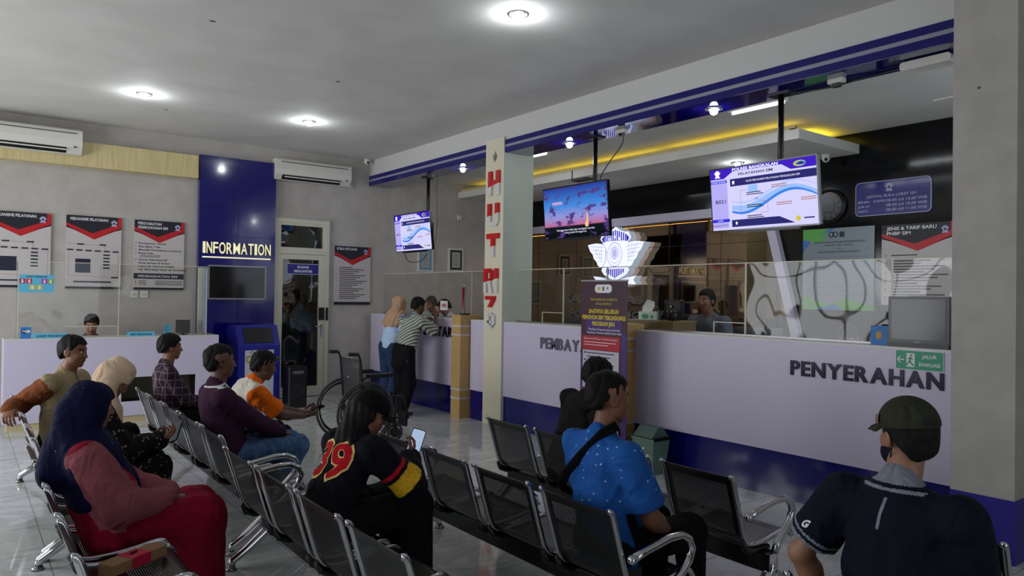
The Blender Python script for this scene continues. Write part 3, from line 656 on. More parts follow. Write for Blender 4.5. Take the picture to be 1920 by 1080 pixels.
# middle television: sunset over the sea
def sky_mat():
    m = bpy.data.materials.new('screen_sunset_sky'); m.use_nodes = True; nt = m.node_tree; nt.nodes.remove(nt.nodes['Principled BSDF'])
    t = nt.nodes.new('ShaderNodeTexCoord'); s = nt.nodes.new('ShaderNodeSeparateXYZ'); nt.links.new(t.outputs['Object'], s.inputs[0])
    mr = nt.nodes.new('ShaderNodeMapRange'); mr.inputs[1].default_value = -.3; mr.inputs[2].default_value = .3; nt.links.new(s.outputs['Z'], mr.inputs[0])
    r_ = nt.nodes.new('ShaderNodeValToRGB'); cr = r_.color_ramp
    for _ in range(4): cr.elements.new(.5)
    for e, (p, c) in zip(cr.elements, [(0, (8, 16, 18)), (.24, (20, 26, 34)), (.26, (190, 110, 150)), (.42, (150, 150, 220)), (.62, (70, 140, 225)), (1, (36, 50, 150))]): e.position = p; e.color = lin(*c)
    nt.links.new(mr.outputs[0], r_.inputs[0])
    n = nt.nodes.new('ShaderNodeTexNoise'); n.inputs['Scale'].default_value = 7; n.inputs['Detail'].default_value = 5
    mp = nt.nodes.new('ShaderNodeMapping'); mp.inputs['Scale'].default_value = (1, 1, 1.9); nt.links.new(t.outputs['Object'], mp.inputs[0]); nt.links.new(mp.outputs[0], n.inputs['Vector'])
    r2 = nt.nodes.new('ShaderNodeValToRGB'); r2.color_ramp.elements[0].position = .54; r2.color_ramp.elements[1].position = .62; nt.links.new(n.outputs['Fac'], r2.inputs[0])
    x = nt.nodes.new('ShaderNodeMix'); x.data_type = 'RGBA'; nt.links.new(r2.outputs[0], x.inputs[0]); nt.links.new(r_.outputs[0], x.inputs[6]); x.inputs[7].default_value = lin(84, 60, 130)
    e = nt.nodes.new('ShaderNodeEmission'); e.inputs[1].default_value = .6; nt.links.new(x.outputs[2], e.inputs[0]); nt.links.new(e.outputs[0], nt.nodes['Material Output'].inputs[0]); M['sky_screen'] = m; return m
r, put = tv_base('middle hanging television with a sunset sea scene, right of the column', 5.975, 5.40, 2.235, 1.06, .595, 5, 5.75)
m_ = MB(); m_.rect(-.518, .518, -.282, .282, -.002, sky_mat()); m_.poly([(.18, -.16), (.22, -.16), (.205, .02)], -.0035, emis('screen_glow_spray', (230, 170, 120), .8)); m_.disc(.19, -.15, .03, -.003, M['screen_glow_spray'], 14); put(m_, 'screen')
m_ = MB(); m_.text('Sehingga kami tidak lagi mendapati mereka', 0, -.205, .022, -.005, SP, w=.62, align='c'); m_.text('orang muslim di negeri itu', 0, -.235, .022, -.005, SP, w=.36, align='c'); m_.disc(-.40, .11, .02, -.004, SB1, 14, r_in=.012); m_.box(-.365, -.20, -.0045, -.004, .095, .125, emis('screen_pink_tag', (200, 160, 190), .8)); m_.text('Kanal Berita', -.36, .1, .018, -.0055, SV, w=.15); put(m_, 'screen_lettering')
# set-top box, cables, sockets
b = MB(); b.rbox(5.36, 5.46, 5.75, 5.98, 2.86, 2.885, BLKP, .01, axis='z'); b.tube([(5.38, 6.0, 2.87), (5.38, 6.0, 2.99)], .006, BLKP); tag(b.build('wifi_router'), 'black router with one antenna on top of the middle television', 'router')
def cable(label, pts, r_=.006, name='cable', m=None):
    P = []
    pts = [Vector(p) for p in pts]
    for i in range(len(pts)-1):
        p0 = pts[max(i-1, 0)]; p1 = pts[i]; p2 = pts[i+1]; p3 = pts[min(i+2, len(pts)-1)]
        for k in range(6):
            t = k/6; P.append(.5*((2*p1)+(p2-p0)*t+(2*p0-5*p1+4*p2-p3)*t*t+(3*p1-p0-3*p2+p3)*t*t*t))
    P.append(pts[-1]); b_ = MB(); b_.tube(P, r_, m or BLKP, 6); return tag(b_.build(name), label, 'cable')
cable('black cable from the soffit socket down to the middle television', [(5.42, 5.30, 3.32), (5.45, 5.30, 3.20), (5.44, 5.48, 3.02), (5.46, 5.62, 2.90), (5.47, 5.66, 2.78)])
cable('black cable looping below the far left television', [(5.44, 9.9, 2.20), (5.44, 9.78, 2.09), (5.44, 9.55, 2.07), (5.44, 9.35, 2.10), (5.46, 9.25, 2.19)])
cable('thin cable hanging beside the far left television pole', [(5.48, 9.05, 3.32), (5.48, 9.04, 3.0), (5.48, 9.02, 2.6), (5.47, 9.06, 2.3)], .004)
cable('black cable along the soffit right of the right television pole', [(5.5, 3.45, 3.315), (5.52, 3.1, 3.30), (5.5, 2.9, 3.30), (5.52, 2.6, 3.315), (5.5, 2.35, 3.31)], .007)
def outlet(label, y, m=WPL):
    r = thing('power_adapter', label, 'socket', (5.43, y, 3.325))
    m_ = MB(); m_.box(-.03, .03, -.06, .06, -.035, 0, m); m_.build('socket_block', r); m_ = MB(); m_.box(-.02, .02, -.03, .03, -.065, -.035, BLKP); m_.build('plug', r)
outlet('socket block on the soffit right of the middle television pole', 5.30); outlet('silver socket block beside the far left television pole', 9.12, STEEL); outlet('socket block on the soffit near the right television pole', 2.98)
r = thing('access_point', 'white network box hanging under the soffit at the right pillar', 'network device', (5.45, 2.31, 3.325))
m_ = MB(); m_.rbox(-.07, .07, -.17, .17, -.07, -.01, WPL, .02, axis='x'); m_.build('case', r)
r = thing('wifi_router', 'white router with two antennas beside the right pillar', 'router', (5.62, 2.06, 2.98))
m_ = MB(); m_.box(0, .05, -.02, .0, -.1, .1, WPL); m_.build('case', r); 
for z, q in ((.09, .30), (-.02, .12)):
    m_ = MB(); m_.tube([(.02, 0, z), (.02, q, z-.02*q)], .008, WPL); m_.build('antenna', r)

# ================================================================== column letters
HR = mat('letter_red', (196, 16, 24), .4); HW = mat('letter_white', (214, 212, 210), .5)
r = thing('column_letters', 'red over white foam letters HUT RI 79 down the cream column', 'letters', (5.22, 7.44, 0), -90)
def bars(name, rects, z0, h, cut):
    m_ = MB()
    for poly in rects:
        # split into red top and white bottom along a slanted cut
        for mt_, keep in ((HR, 1), (HW, -1)):
            P = []
            pts = [(a, z0+h*c_) for a, c_ in poly]
            f = lambda p: keep*(p[1]-(z0+h*cut+.18*(p[0]-.19)))
            for i in range(len(pts)):
                a, c_ = pts[i], pts[(i+1) % len(pts)]; fa, fc = f(a), f(c_)
                if fa >= 0: P.append(a)
                if fa*fc < 0: t = fa/(fa-fc); P.append((a[0]+(c_[0]-a[0])*t, a[1]+(c_[1]-a[1])*t))
            if len(P) > 2: m_.prism(P, -.03, 0, mt_)
    m_.build(name, r)
q = lambda x0, x1, z0, z1: [(x0, z0), (x1, z0), (x1, z1), (x0, z1)]
bars('letter', [q(.09, .16, 0, 1), q(.25, .32, 0, 1), q(.16, .25, .38, .62)], 2.82, .30, .40)
bars('letter', [q(.08, .15, .2, 1), q(.24, .31, .2, 1), [(.08, .2), (.12, 0), (.27, 0), (.31, .2)], ], 2.44, .28, .50)
bars('letter', [q(.07, .32, .78, 1), q(.16, .23, 0, .78)], 2.06, .29, .45)
bars('letter', [q(.02, .08, 0, 1), [(.08, .82), (.16, .82), (.16, 1), (.08, 1)], [(.08, .42), (.17, .42), (.17, .58), (.08, .58)], [(.15, .5), (.20, .55), (.20, .92), (.15, 1)], [(.10, .42), (.16, .42), (.21, 0), (.15, 0)]], 1.62, .30, .52)
bars('letter', [q(.245, .31, 0, 1)], 1.62, .30, .52)
bars('letter', [q(.06, .26, .82, 1), [(.19, .84), (.26, .84), (.18, .45), (.11, .45)]], 1.33, .25, .1)
bars('letter', [[(.10, .62), (.15, .75), (.15, .2), (.10, .3)], [(.20, .78), (.26, .65), (.26, .3), (.20, .12)], q(.14, .21, .62, .78), q(.12, .21, .3, .42), [(.08, .1), (.20, .1), (.24, .22), (.10, .22)]], 1.16, .28, .80)

# ================================================================== emblem, wall letters, signs on the mirror wall
EW = emis('lit_emblem_white', (214, 218, 250), .85); EB = emis('lit_emblem_blue', (56, 48, 180), .6); ES = emis('lit_emblem_side', (180, 195, 210), .4); EG = mat('emblem_line', (120, 124, 150), .5)
r = thing('police_emblem', 'large lit white and blue winged shield emblem on the mirror wall', 'emblem', (8.01, 7.92, 2.24), -90)
shield = [(0, .43), (.10, .37), (.20, .34), (.27, .345), (.33, .25), (.255, .17), (.20, .10), (.20, -.08), (.25, -.16), (.30, -.24), (.24, -.31), (.12, -.36), (0, -.41)]
shield = shield+[(-a, c_) for a, c_ in shield[-2:0:-1]]
m_ = MB(); m_.prism(shield, 0, .13, EW, ES); m_.build('shield', r)
for s in (-1, 1):
    P = [(.20, .10), (.26, .17), (.40, .19), (.50, .185), (.60, .17), (.575, .12), (.54, .06), (.49, .02), (.46, -.05), (.40, -.10), (.37, -.16), (.31, -.20), (.25, -.17), (.20, -.08)]
    P = [(s*a, c_) for a, c_ in P]; P = P if s > 0 else P[::-1]
    m_ = MB(); m_.prism(P, -.012, .13, EW, ES)
    for i in range(5): m_.line([(s*(.24+.01*i), .12-.055*i), (s*(.57-.05*i), .15-.06*i)], .004, -.0135, EG)
    for i in range(4): m_.line([(s*(.30+.06*i), .16), (s*(.28+.035*i), -.12+.04*i)], .004, -.0135, EG)
    m_.build('wing', r)
m_ = MB()
for i in range(-6, 7):
    x = i*.044
    top = .43-.28*abs(x)-.02 if abs(x) < .25 else .28
    lo_ = -.36+abs(x)*.45
    if abs(x) > .2: lo_ = .18
    for a, c_ in ((.21, top-.03), (lo_, -.22)) if abs(x) < .2 else ((.2, top-.04),):
        if c_ > a: m_.rect(x-.0135, x+.0135, a, c_, -.004, EB)
for s in (-1, 1): m_.poly([(s*.19, .06), (s*.23, .06), (s*.20, -.05)][::s], -.004, EB); m_.poly([(s*.235, .30), (s*.30, .25), (s*.24, .20)][::s], -.004, EB)
m_.build('stripes', r)
m_ = MB(); m_.disc(0, .0, .19, -.014, EW, 40, rx=.165); m_.disc(0, .0, .186, -.0145, EB, 40, rx=.161, r_in=.179); m_.disc(0, .0, .135, -.0145, EB, 40, rx=.115, r_in=.130); m_.disc(0, .02, .09, -.0148, EB, 32, rx=.075, r_in=.082)
for i in range(20):
    t = 2*PI*i/20; m_.line([(.028*math.cos(t), .02+.035*math.sin(t)), (.058*math.cos(t), .02+.07*math.sin(t))], .006, -.015, EB)
m_.disc(0, .02, .028, -.0155, EB, 20, rx=.022); m_.disc(0, .02, .014, -.016, EW, 16)
m_.build('wheel_disc', r)
m_ = MB()
for cx, cz in ((-.10, .24), (0, .27), (.10, .24)):
    m_.poly([(cx+(.034 if i % 2 == 0 else .014)*math.sin(PI*i/5), cz+(.034 if i % 2 == 0 else .014)*math.cos(PI*i/5)) for i in range(10)], -.016, EW)
m_.build('stars', r)
rb = [(-.46, -.20-.13), (-.30, -.35), (-.15, -.38), (0, -.43), (.15, -.38), (.30, -.35), (.46, -.33), (.40, -.39), (.46, -.46), (.25, -.45), (0, -.50), (-.25, -.45), (-.46, -.46), (-.40, -.39)]
m_ = MB(); m_.prism(rb[::-1], -.02, .12, EW, ES); m_.line([(-.2, -.41), (0, -.465), (.2, -.41)], .006, -.022, EB); m_.build('ribbon', r)
m_ = MB(); m_.box(-.1, .1, .13, .178, -.1, .1, STEEL); m_.build('wall_mount', r)


r = thing('wall_letters', 'silver SATLANTAS POLRES letters on the mirror wall behind the acrylic screen', 'letters', (XR-.012, 9.25, 1.25), -90)
m_ = MB(); m_.text('SATLANTAS', 0, .24, .13, -.02, STEEL, w=1.75, bold=.03, depth=.02); m_.build('upper_letters', r)
m_ = MB(); m_.text('POLRES BANGKALAN', .12, 0, .13, -.02, STEEL, w=2.4, bold=.03, depth=.02); m_.build('lower_letters', r)

r = thing('schedule_sign', 'blue JADWAL BUKA LOKET SIM opening hours sign on the black wall', 'sign', (XR, 4.25, 2.55), -90)
SBL = mat('sign_navy', (32, 34, 124), .12, coat=.4); SLT = mat('sign_letter', (168, 172, 200), .4)
m_ = MB(); m_.rbox(0, .82, -.02, 0, 0, .385, SLT, .05); m_.rbox(.008, .812, -.0215, -.0201, .008, .377, SBL, .045); m_.build('plate', r)
m_ = MB(); y = -.023
m_.text('JADWAL BUKA LOKET SIM', .40, .20, .032, y, SLT, w=.54, align='c', bold=.01)
for i, (a, c_) in enumerate((('SENIN - KAMIS', '08.00 s/d 12.00 WIB'), ('JUM AT', '08.00 s/d 10.00 WIB'), ('SABTU', '08.00 s/d 11.00 WIB'))):
    z = .145-.052*i; m_.text(a, .03, z, .03, y, SLT, w=.024*len(a), bold=.012); m_.text(c_, .35, z, .03, y, SLT, w=.43, bold=.012)
m_.build('lettering', r)
m_ = MB(); m_.poly(emblem_pts(.38, .305, .048), y, SLT); m_.disc(.38, .305, .018, y-.001, SBL, 14); m_.build('emblem', r)

r = thing('wall_clock', 'round black wall clock partly behind the right television', 'clock', (XR, 4.56, 2.70), -90)
m_ = MB(); m_.tube([(0, 0, 0), (0, -.045, 0)], [.20, .20], BLKP, 40); m_.build('case', r)
m_ = MB(); m_.disc(0, 0, .165, -.0465, mat('clock_face', (18, 18, 20), .2), 40)
CLK = mat('clock_marks', (120, 120, 124), .3)
for i in range(12):
    t = 2*PI*i/12; s_ = 1.25 if i % 3 == 0 else 1; m_.line([(.125*math.sin(t), .125*math.cos(t)), (.15*math.sin(t), .15*math.cos(t))], .012*s_, -.0475, CLK)
m_.disc(0, 0, .11, -.047, CLK, 36, r_in=.106); m_.line([(-.05, -.05), (.05, -.05), (.05, .05), (-.05, .05), (-.05, -.05)], .004, -.0472, CLK); m_.build('dial', r)
m_ = MB(); m_.line([(0, 0), (-.075, .03)], .008, -.0485, CLK); m_.build('hour_hand', r)
m_ = MB(); m_.line([(0, 0), (.0, -.13)], .006, -.049, CLK); m_.build('minute_hand', r)

def banner_mat():
    return mat('banner_paper', (128, 144, 150), .3)
r = thing('service_pledge_banner', 'pale blue printed notice with green corners on the black wall', 'poster', (XR, 4.90, 1.475), -90)
BG = mat('banner_green', (92, 170, 70), .4); BB = mat('banner_blue', (60, 110, 190), .4)
m_ = MB(); m_.box(0, .87, -.012, -.006, 0, .965, banner_mat()); m_.build('sheet', r)
m_ = MB(); m_.poly([(0, .965), (.34, .965), (.24, .80), (0, .84)], -.013, BG); m_.poly([(0, .84), (.10, .82), (.0, .68)], -.0135, BB); m_.poly([(.22, .88), (.34, .965), (.42, .965)], -.0135, BB)
m_.poly([(0, 0), (.87, 0), (.87, .05), (.55, .13), (.3, .06), (0, .16)], -.013, BG); m_.poly([(.15, 0), (.5, 0), (.4, .07)], -.0135, BB); m_.build('corner_graphics', r)
m_ = MB(); y = -.014
m_.text('MAKLUMAT KEPALA KEPOLISIAN RESOR BANGKALAN', .45, .79, .022, y, INK, w=.62, align='c'); m_.text('NOMOR : MAK / POLRES', .45, .755, .018, y, INK, w=.34, align='c'); m_.text('Tentang', .45, .715, .014, y, INK, align='c'); m_.text('PELAYANAN PUBLIK DI POLRES BANGKALAN', .45, .675, .02, y, INK, w=.52, align='c')
for i in range(16): m_.rect(.05, .82-.02*((i*7) % 4), .62-.03*i, .626-.03*i, y, mat('grey_print_line', (110, 120, 134), .5))
m_.build('lettering', r)
m_ = MB(); m_.disc(.36, .89, .035, y, NAVY2, 18, r_in=.022); m_.disc(.41, .89, .035, y, NAVY2, 18, r_in=.022); m_.rect(.46, .52, .855, .92, y, NAVY2); m_.build('emblem', r)
wr = wall_poster('dark red JENIS & TARIF BARU PNBP SIM poster on the black wall by the right pillar', 0, .76, 0, .93, ['JENIS & TARIF BARU', 'PNBP SIM'], 'etika')
wr.location = (XR, 3.94, 1.50); wr.rotation_euler = (0, 0, R(-90))
# framed certificates
def frame(label, x, z, w_, h_, loc=None, rz=0, dark=False, seen=True):
    r = thing('framed_certificate', label, 'picture frame', loc or (x, YB, z), rz)
    m_ = MB(); m_.box(0, w_, -.025, 0, 0, h_, WPL); m_.build('frame', r)
    m_ = MB(); m_.rect(.03, w_-.03, .03, h_-.03, -.0255, mat('certificate_dark', (40, 44, 56), .4) if dark else mat('certificate_border', (110, 150, 190), .4)); m_.rect(.07, w_-.07, .07, h_-.07, -.026, mat('certificate_paper', (170, 176, 170), .5))
    for i in range(5): m_.rect(.10, w_-.10, .12+.04*i, .125+.04*i, -.0265, NAVY2)
    m_.build('certificate', r)
frame('blue-bordered certificate in a white frame, half below the far television', 6.15, 1.97, .30, .42)
frame('dark-bordered certificate in a white frame left of the column', 6.76, 1.99, .31, .41, dark=True)
frame('pale sheet in a frame low on the back wall behind the small flag', 7.52, 1.42, .35, .45)

# ================================================================== things on and around the counters
r = thing('table_flag', 'small red and white flag on a black stand on top of the wooden post', 'flag', (5.24, 7.90, 1.33), 20)
m_ = MB(); m_.cyl((0, 0, 0), (0, 0, .018), .075, BLKP, 24, .068); m_.build('stand', r)
m_ = MB(); m_.tube([(0, 0, .015), (0, 0, .42)], .004, STEEL, 8); m_.build('rod', r)
m_ = MB()
def cloth(z_of):
    G = []; 
    for i in range(9):
        u = i/8
        for j in range(9):
            v = j/8; x = -.055*v*(1-.4*u)-.02*u; 
            G.append((x+(-.01 if j == 0 else 0), .014*math.sin(v*9+u*2), .40-.26*u-.06*v))
    return G
G = cloth(0); fa = [(i*9+j, i*9+j+1, (i+1)*9+j+1, (i+1)*9+j) for i in range(8) for j in range(4, 8)]; fb = [(i*9+j, i*9+j+1, (i+1)*9+j+1, (i+1)*9+j) for i in range(8) for j in range(4)]
m_.add(G, fa, mat('flag_red', (150, 14, 30), .7), True); m_.add(G, fb, mat('flag_white', (205, 200, 200), .7), True); m_.build('cloth', r)
r = thing('open_sign', 'white card reading OPEN in red on the far acrylic screen', 'sign', (5.438, 8.83, 1.37), -90)
m_ = MB(); m_.box(0, .19, 0, .004, 0, .13, WINK); m_.build('card', r)
m_ = MB(); m_.text('OPEN', .095, .04, .05, -.001, RED, w=.125, bold=.04, align='c'); m_.build('lettering', r)

# roll-up banner
MAR = mat('banner_maroon', (62, 20, 44), .45); PUR = mat('banner_purple', (66, 34, 110), .45); BY = mat('banner_yellow', (214, 190, 40), .5); BRD = mat('banner_red', (176, 24, 40), .5); BWH = mat('banner_white', (196, 190, 204), .5)
r = thing('roll_up_banner', 'maroon and purple roll-up banner with yellow heading before the middle counter', 'banner', (4.88, 5.28, 0), -90)
W = .62
m_ = MB(); m_.box(0, W, 0, .004, .10, 1.74, MAR); m_.rect(0, .07, .10, 1.05, -.001, PUR); m_.rect(W-.07, W, .10, 1.25, -.001, PUR); m_.rect(.07, W-.07, 1.24, 1.40, -.001, PUR); m_.build('print_sheet', r)
m_ = MB(); m_.box(-.01, W+.01, -.04, .06, 0, .10, STEEL); m_.build('base', r); m_ = MB(); m_.box(0, W, -.01, .012, 1.74, 1.755, STEEL); m_.build('top_rail', r)
m_ = MB(); m_.tube([(W/2, .03, .05), (W/2, .03, 1.74)], .008, STEEL); m_.build('support_pole', r)
m_ = MB(); m_.rbox(.19, .42, -.003, -.0011, 1.63, 1.71, WINK, .038); m_.disc(.245, 1.67, .018, -.0035, BY, 14); m_.rect(.295, .315, 1.65, 1.69, -.0035, PUR); m_.disc(.36, 1.675, .012, -.0035, mat('logo_teal', (70, 130, 120), .5), 10); m_.build('logo_pill', r)
m_ = MB(); m_.rect(.02, W-.09, 1.08, 1.215, -.0015, BRD); m_.rect(.02, W-.09, .60, .70, -.0015, BRD); m_.rect(.03, W-.10, .71, 1.075, -.0015, BWH); m_.rect(.03, W-.10, .14, .59, -.0015, BWH); m_.build('text_boxes', r)
m_ = MB(); y = -.003
m_.text('SECARA NASIONAL PER 1 NOVEMBER 2024', .31, 1.555, .024, y, BY, w=.36, align='c'); m_.text('DI SELURUH SATPAS SIM', .31, 1.515, .022, y, BY, w=.21, align='c')
m_.text('SAATNYA SELURUH', .31, 1.435, .04, y, BY, w=.40, align='c', bold=.04); m_.text('PEMOHON SIM TERLINDUNGI', .31, 1.375, .04, y, BY, w=.58, align='c', bold=.04); m_.text('PROGRAM JKN', .31, 1.315, .04, y, BY, w=.30, align='c', bold=.04)
m_.text('Pastikan Kepesertaan Jaminan', .32, 1.27, .022, y, WINK, w=.42, align='c'); m_.text('Kesehatan Nasional (JKN) Anda Aktif', .32, 1.237, .022, y, WINK, w=.46, align='c')
m_.text('Bagi pemohon SIM agar memenuhi persyaratan', .05, 1.18, .018, y, WINK, w=.45)
for i in range(2): m_.rect(.05, .48-.1*i, 1.15-.025*i, 1.156-.025*i, y, WINK)
for i in range(9):
    z = 1.045-.036*i; m_.rect(.09, .46-.05*(i % 3), z, z+.009, y, NAVY2)
    if i % 2 == 0: m_.rect(.055, .075, z-.004, z+.016, y, NAVY2)
for i in range(2): m_.rect(.05, .4, .66-.03*i, .668-.03*i, y, WINK)
m_.build('lettering', r)

# waste bin
BN = mat('bin_sage', (104, 132, 118), .4); BNL = mat('bin_lid', (84, 106, 98), .4)
r = thing('swing_lid_bin', 'sage green swing-lid waste bin at the foot of the right counter', 'bin', (5.04, 4.50, 0), 0); r.scale = (.86, .86, .9)
m_ = MB(); w0, w1, h_ = .11, .15, .34
vs_ = [(sx*w_*.85, sy*w_, z) for w_, z in ((w0, 0), (w1, h_), (w1*1.06, h_), (w1*1.06, h_+.02)) for sx, sy in ((-1, -1), (1, -1), (1, 1), (-1, 1))]
m_.add(vs_, [(3, 2, 1, 0)]+[(4*k+i, 4*k+(i+1) % 4, 4*k+4+(i+1) % 4, 4*k+4+i) for k in range(3) for i in range(4)], BN); m_.build('bucket', r)
m_ = MB(); m_.box(-.135, .135, -.16, .16, h_+.0, h_+.03, BLKP); m_.build('rim', r)
m_ = MB(); P = [(-.13, h_+.03), (-.03, h_+.13), (.03, h_+.13), (.13, h_+.03)]
k = 4; m_.add([(a, y_, c_) for y_ in (-.13, .13) for a, c_ in P], [tuple(range(k)), tuple(range(2*k-1, k-1, -1))]+[(i, i+k, (i+1) % k+k, (i+1) % k) for i in range(k)], BNL); m_.build('lid', r)
m_ = MB(); m_.box(-.133, -.1295, -.03, .01, .25, .265, WINK); m_.build('sticker', r)

# desk at the back of the service area with tissues and mugs
r = thing('low_wooden_shelf', 'brown shelf behind the right acrylic screen carrying the tissue box', 'shelf', (5.60, 4.35, 0))
m_ = MB(); m_.box(.0, .35, .38, 1.10, 0, 1.345, mat('shelf_brown', (120, 98, 62), .5)); m_.build('shelf_body', r)
m_ = MB(); m_.box(-.01, .36, .37, 1.11, 1.345, 1.36, mat('shelf_top', (132, 108, 70), .5)); m_.build('shelf_top', r)
r = thing('tissue_box', 'white and green tissue box with a raised tissue on the brown shelf', 'tissue box', (5.75, 5.16, 1.36), -80)
m_ = MB(); m_.rbox(-.11, .11, -.055, .055, 0, .085, mat('tissue_carton', (190, 214, 200), .5), .008); m_.disc(-.03, .035, .028, -.056, mat('leaf_green', (40, 140, 60), .5), 14, rx=.045); m_.disc(.05, .03, .02, -.056, M['leaf_green'], 12); m_.build('carton', r)
m_ = MB(); m_.add([(-.09, -.02, .085), (.03, -.025, .085), (.05, .0, .14), (.04, .01, .19), (-.04, .0, .21), (-.10, .01, .14), (-.02, .03, .085)], [(0, 1, 2, 3, 4, 5), (6, 5, 4), (6, 4, 3), (6, 3, 2), (6, 2, 1), (6, 0, 5)], mat('tissue_paper', (214, 216, 214), .8)); m_.build('tissue', r)
for i, (dx, dy) in enumerate(((0, 0), (.03, -.09), (0, -.17))):
    r = thing('drinking_glass', 'dark drinking glass standing in a row on the brown shelf', 'glass', (5.72+dx, 4.99+dy, 1.36), 0, 'dark glasses on the brown shelf')
    m_ = MB(); m_.tube([(0, 0, 0), (0, 0, .10)], [.028, .034], mat('smoked_glass', (30, 30, 36), .05), 16); m_.build('tumbler', r)
r = thing('coffee_maker', 'black appliance behind the tissue box and glasses', 'appliance', (5.88, 4.98, 1.36), -90)
m_ = MB(); m_.rbox(-.11, .11, -.0, .06, 0, .21, BLKP, .02); m_.build('body', r); m_ = MB(); m_.tube([(0, -.01, .14), (0, -.03, .14)], .012, CHROME); m_.build('knob', r)

# payment monitor and green evacuation sign at the right
r = thing('customer_monitor', 'black-framed square monitor at the right end of the counter', 'monitor', (5.27, 2.29, 1.272), -90)
m_ = MB(); m_.box(-.20, .20, 0, .03, .03, .355, mat('monitor_bezel', (22, 20, 20), .3)); m_.build('bezel', r)
m_ = MB(); m_.box(-.178, .178, -.002, 0, .055, .335, mat('monitor_glass', (52, 49, 58), .16, spec=.35)); m_.build('screen', r)
m_ = MB(); m_.box(-.20, .20, -.01, .12, 0, .03, BLKP); m_.build('base', r)
m_ = MB(); m_.text('polytron', 0, .037, .009, -.001, WINK, align='c'); m_.build('lettering', r)
r = thing('brochure_stand', 'small blue brochure leaning beside the monitor on the right counter', 'leaflet', (5.36, 2.66, 1.272), -90)
m_ = MB(); m_.box(0, .12, 0, .012, 0, .14, mat('brochure_blue', (50, 120, 190), .5)); m_.disc(.06, .07, .03, -.001, mat('brochure_shield', (200, 150, 50), .5), 14, rx=.022); m_.build('card', r)
r = thing('evacuation_sign', 'green JALUR EVAKUASI sign with arrow and running figure on the right counter', 'sign', (5.25, 2.425, 1.12), -90)
GS = mat('safety_green', (18, 150, 110), .4); m_ = MB(); m_.rbox(0, .315, -.008, 0, 0, .135, WINK, .012); m_.rbox(.004, .311, -.0092, -.0081, .004, .131, GS, .01); m_.build('plate', r)
m_ = MB(); y = -.0105
m_.text('JALUR', .225, .085, .024, y, WINK, align='c', bold=.03); m_.text('EVAKUASI', .225, .03, .024, y, WINK, w=.135, align='c', bold=.03); m_.build('lettering', r)
m_ = MB(); m_.rect(.075, .13, .02, .115, y, WINK); m_.line([(.06, .068), (.02, .068)], .008, y, WINK); m_.line([(.035, .09), (.014, .068), (.035, .046)], .008, y, WINK)
m_.disc(.107, .10, .008, y-.001, GS, 12); m_.line([(.103, .088), (.097, .06), (.11, .042), (.125, .03)], .010, y-.001, GS); m_.line([(.098, .06), (.085, .045), (.078, .03)], .008, y-.001, GS); m_.line([(.085, .075), (.10, .084), (.12, .07)], .006, y-.001, GS); m_.build('pictogram', r)
# screens on the inner desks
for lb, y in (('back of a desk monitor low behind the middle acrylic hatch', 6.4), ('back of a desk monitor low behind the right acrylic hatch', 3.95)):
    r = thing('computer_monitor', lb, 'monitor', (5.85, y, .73), -90)
    m_ = MB(); m_.rbox(-.26, .26, 0, .03, .27, .60, BLKP, .01); m_.build('screen_back', r); m_ = MB(); m_.cyl((0, .03, 0), (0, .03, .3), .02, BLKP); m_.cyl((0, .03, 0), (0, .03, .012), .11, BLKP); m_.build('stand', r)
# ================================================================== steel waiting benches
def mesh_holes():
    m = mat('perforated_black_steel', (13, 13, 14), .35); nt = m.node_tree; b = nt.nodes['Principled BSDF']
    t = N(m, 'ShaderNodeUVMap'); 
    s = N(m, 'ShaderNodeSeparateXYZ'); L(m, t.outputs[0], s.inputs[0])
    def fr(sock, k, off=0):
        a = N(m, 'ShaderNodeMath', operation='MULTIPLY_ADD'); a.inputs[1].default_value = k; a.inputs[2].default_value = off; L(m, sock, a.inputs[0])
        f = N(m, 'ShaderNodeMath', operation='FRACT'); L(m, a.outputs[0], f.inputs[0])
        g = N(m, 'ShaderNodeMath', operation='SUBTRACT'); g.inputs[1].default_value = .5; L(m, f.outputs[0], g.inputs[0])
        h = N(m, 'ShaderNodeMath', operation='MULTIPLY'); L(m, g.outputs[0], h.inputs[0]); L(m, g.outputs[0], h.inputs[1]); return h
    hx, hy = fr(s.outputs[0], 110), fr(s.outputs[1], 110)
    a = N(m, 'ShaderNodeMath', operation='ADD'); L(m, hx.outputs[0], a.inputs[0]); L(m, hy.outputs[0], a.inputs[1])
    c = N(m, 'ShaderNodeMath', operation='LESS_THAN'); c.inputs[1].default_value = .04; L(m, a.outputs[0], c.inputs[0])
    tr = N(m, 'ShaderNodeBsdfTransparent'); x = N(m, 'ShaderNodeMixShader'); L(m, c.outputs[0], x.inputs[0]); L(m, b.outputs[0], x.inputs[1]); L(m, tr.outputs[0], x.inputs[2]); L(m, x.outputs[0], nt.nodes['Material Output'].inputs[0])
    return m
PERF = mesh_holes()
SHF = mat('black_steel_sheet', (13, 13, 14), .3)
PROF = [(-.025, .715), (-.012, .712), (.002, .69), (.02, .63), (.045, .55), (.07, .47), (.095, .40), (.12, .365), (.15, .35), (.20, .345), (.28, .35), (.36, .36), (.43, .372), (.47, .375), (.50, .36), (.515, .33)]
def smooth(P, n=3):
    out = []
    for i in range(len(P)-1):
        p0, p1, p2, p3 = P[max(i-1, 0)], P[i], P[i+1], P[min(i+2, len(P)-1)]
        for k in range(n):
            t = k/n; out.append(tuple(.5*(2*b+(c-a)*t+(2*a-5*b+4*c-d)*t*t+(3*b-a-3*c+d)*t**3) for a, b, c, d in zip(p0, p1, p2, p3)))
    return out+[P[-1]]
SP_ = smooth(PROF, 2)
PW, PIT = .445, .545
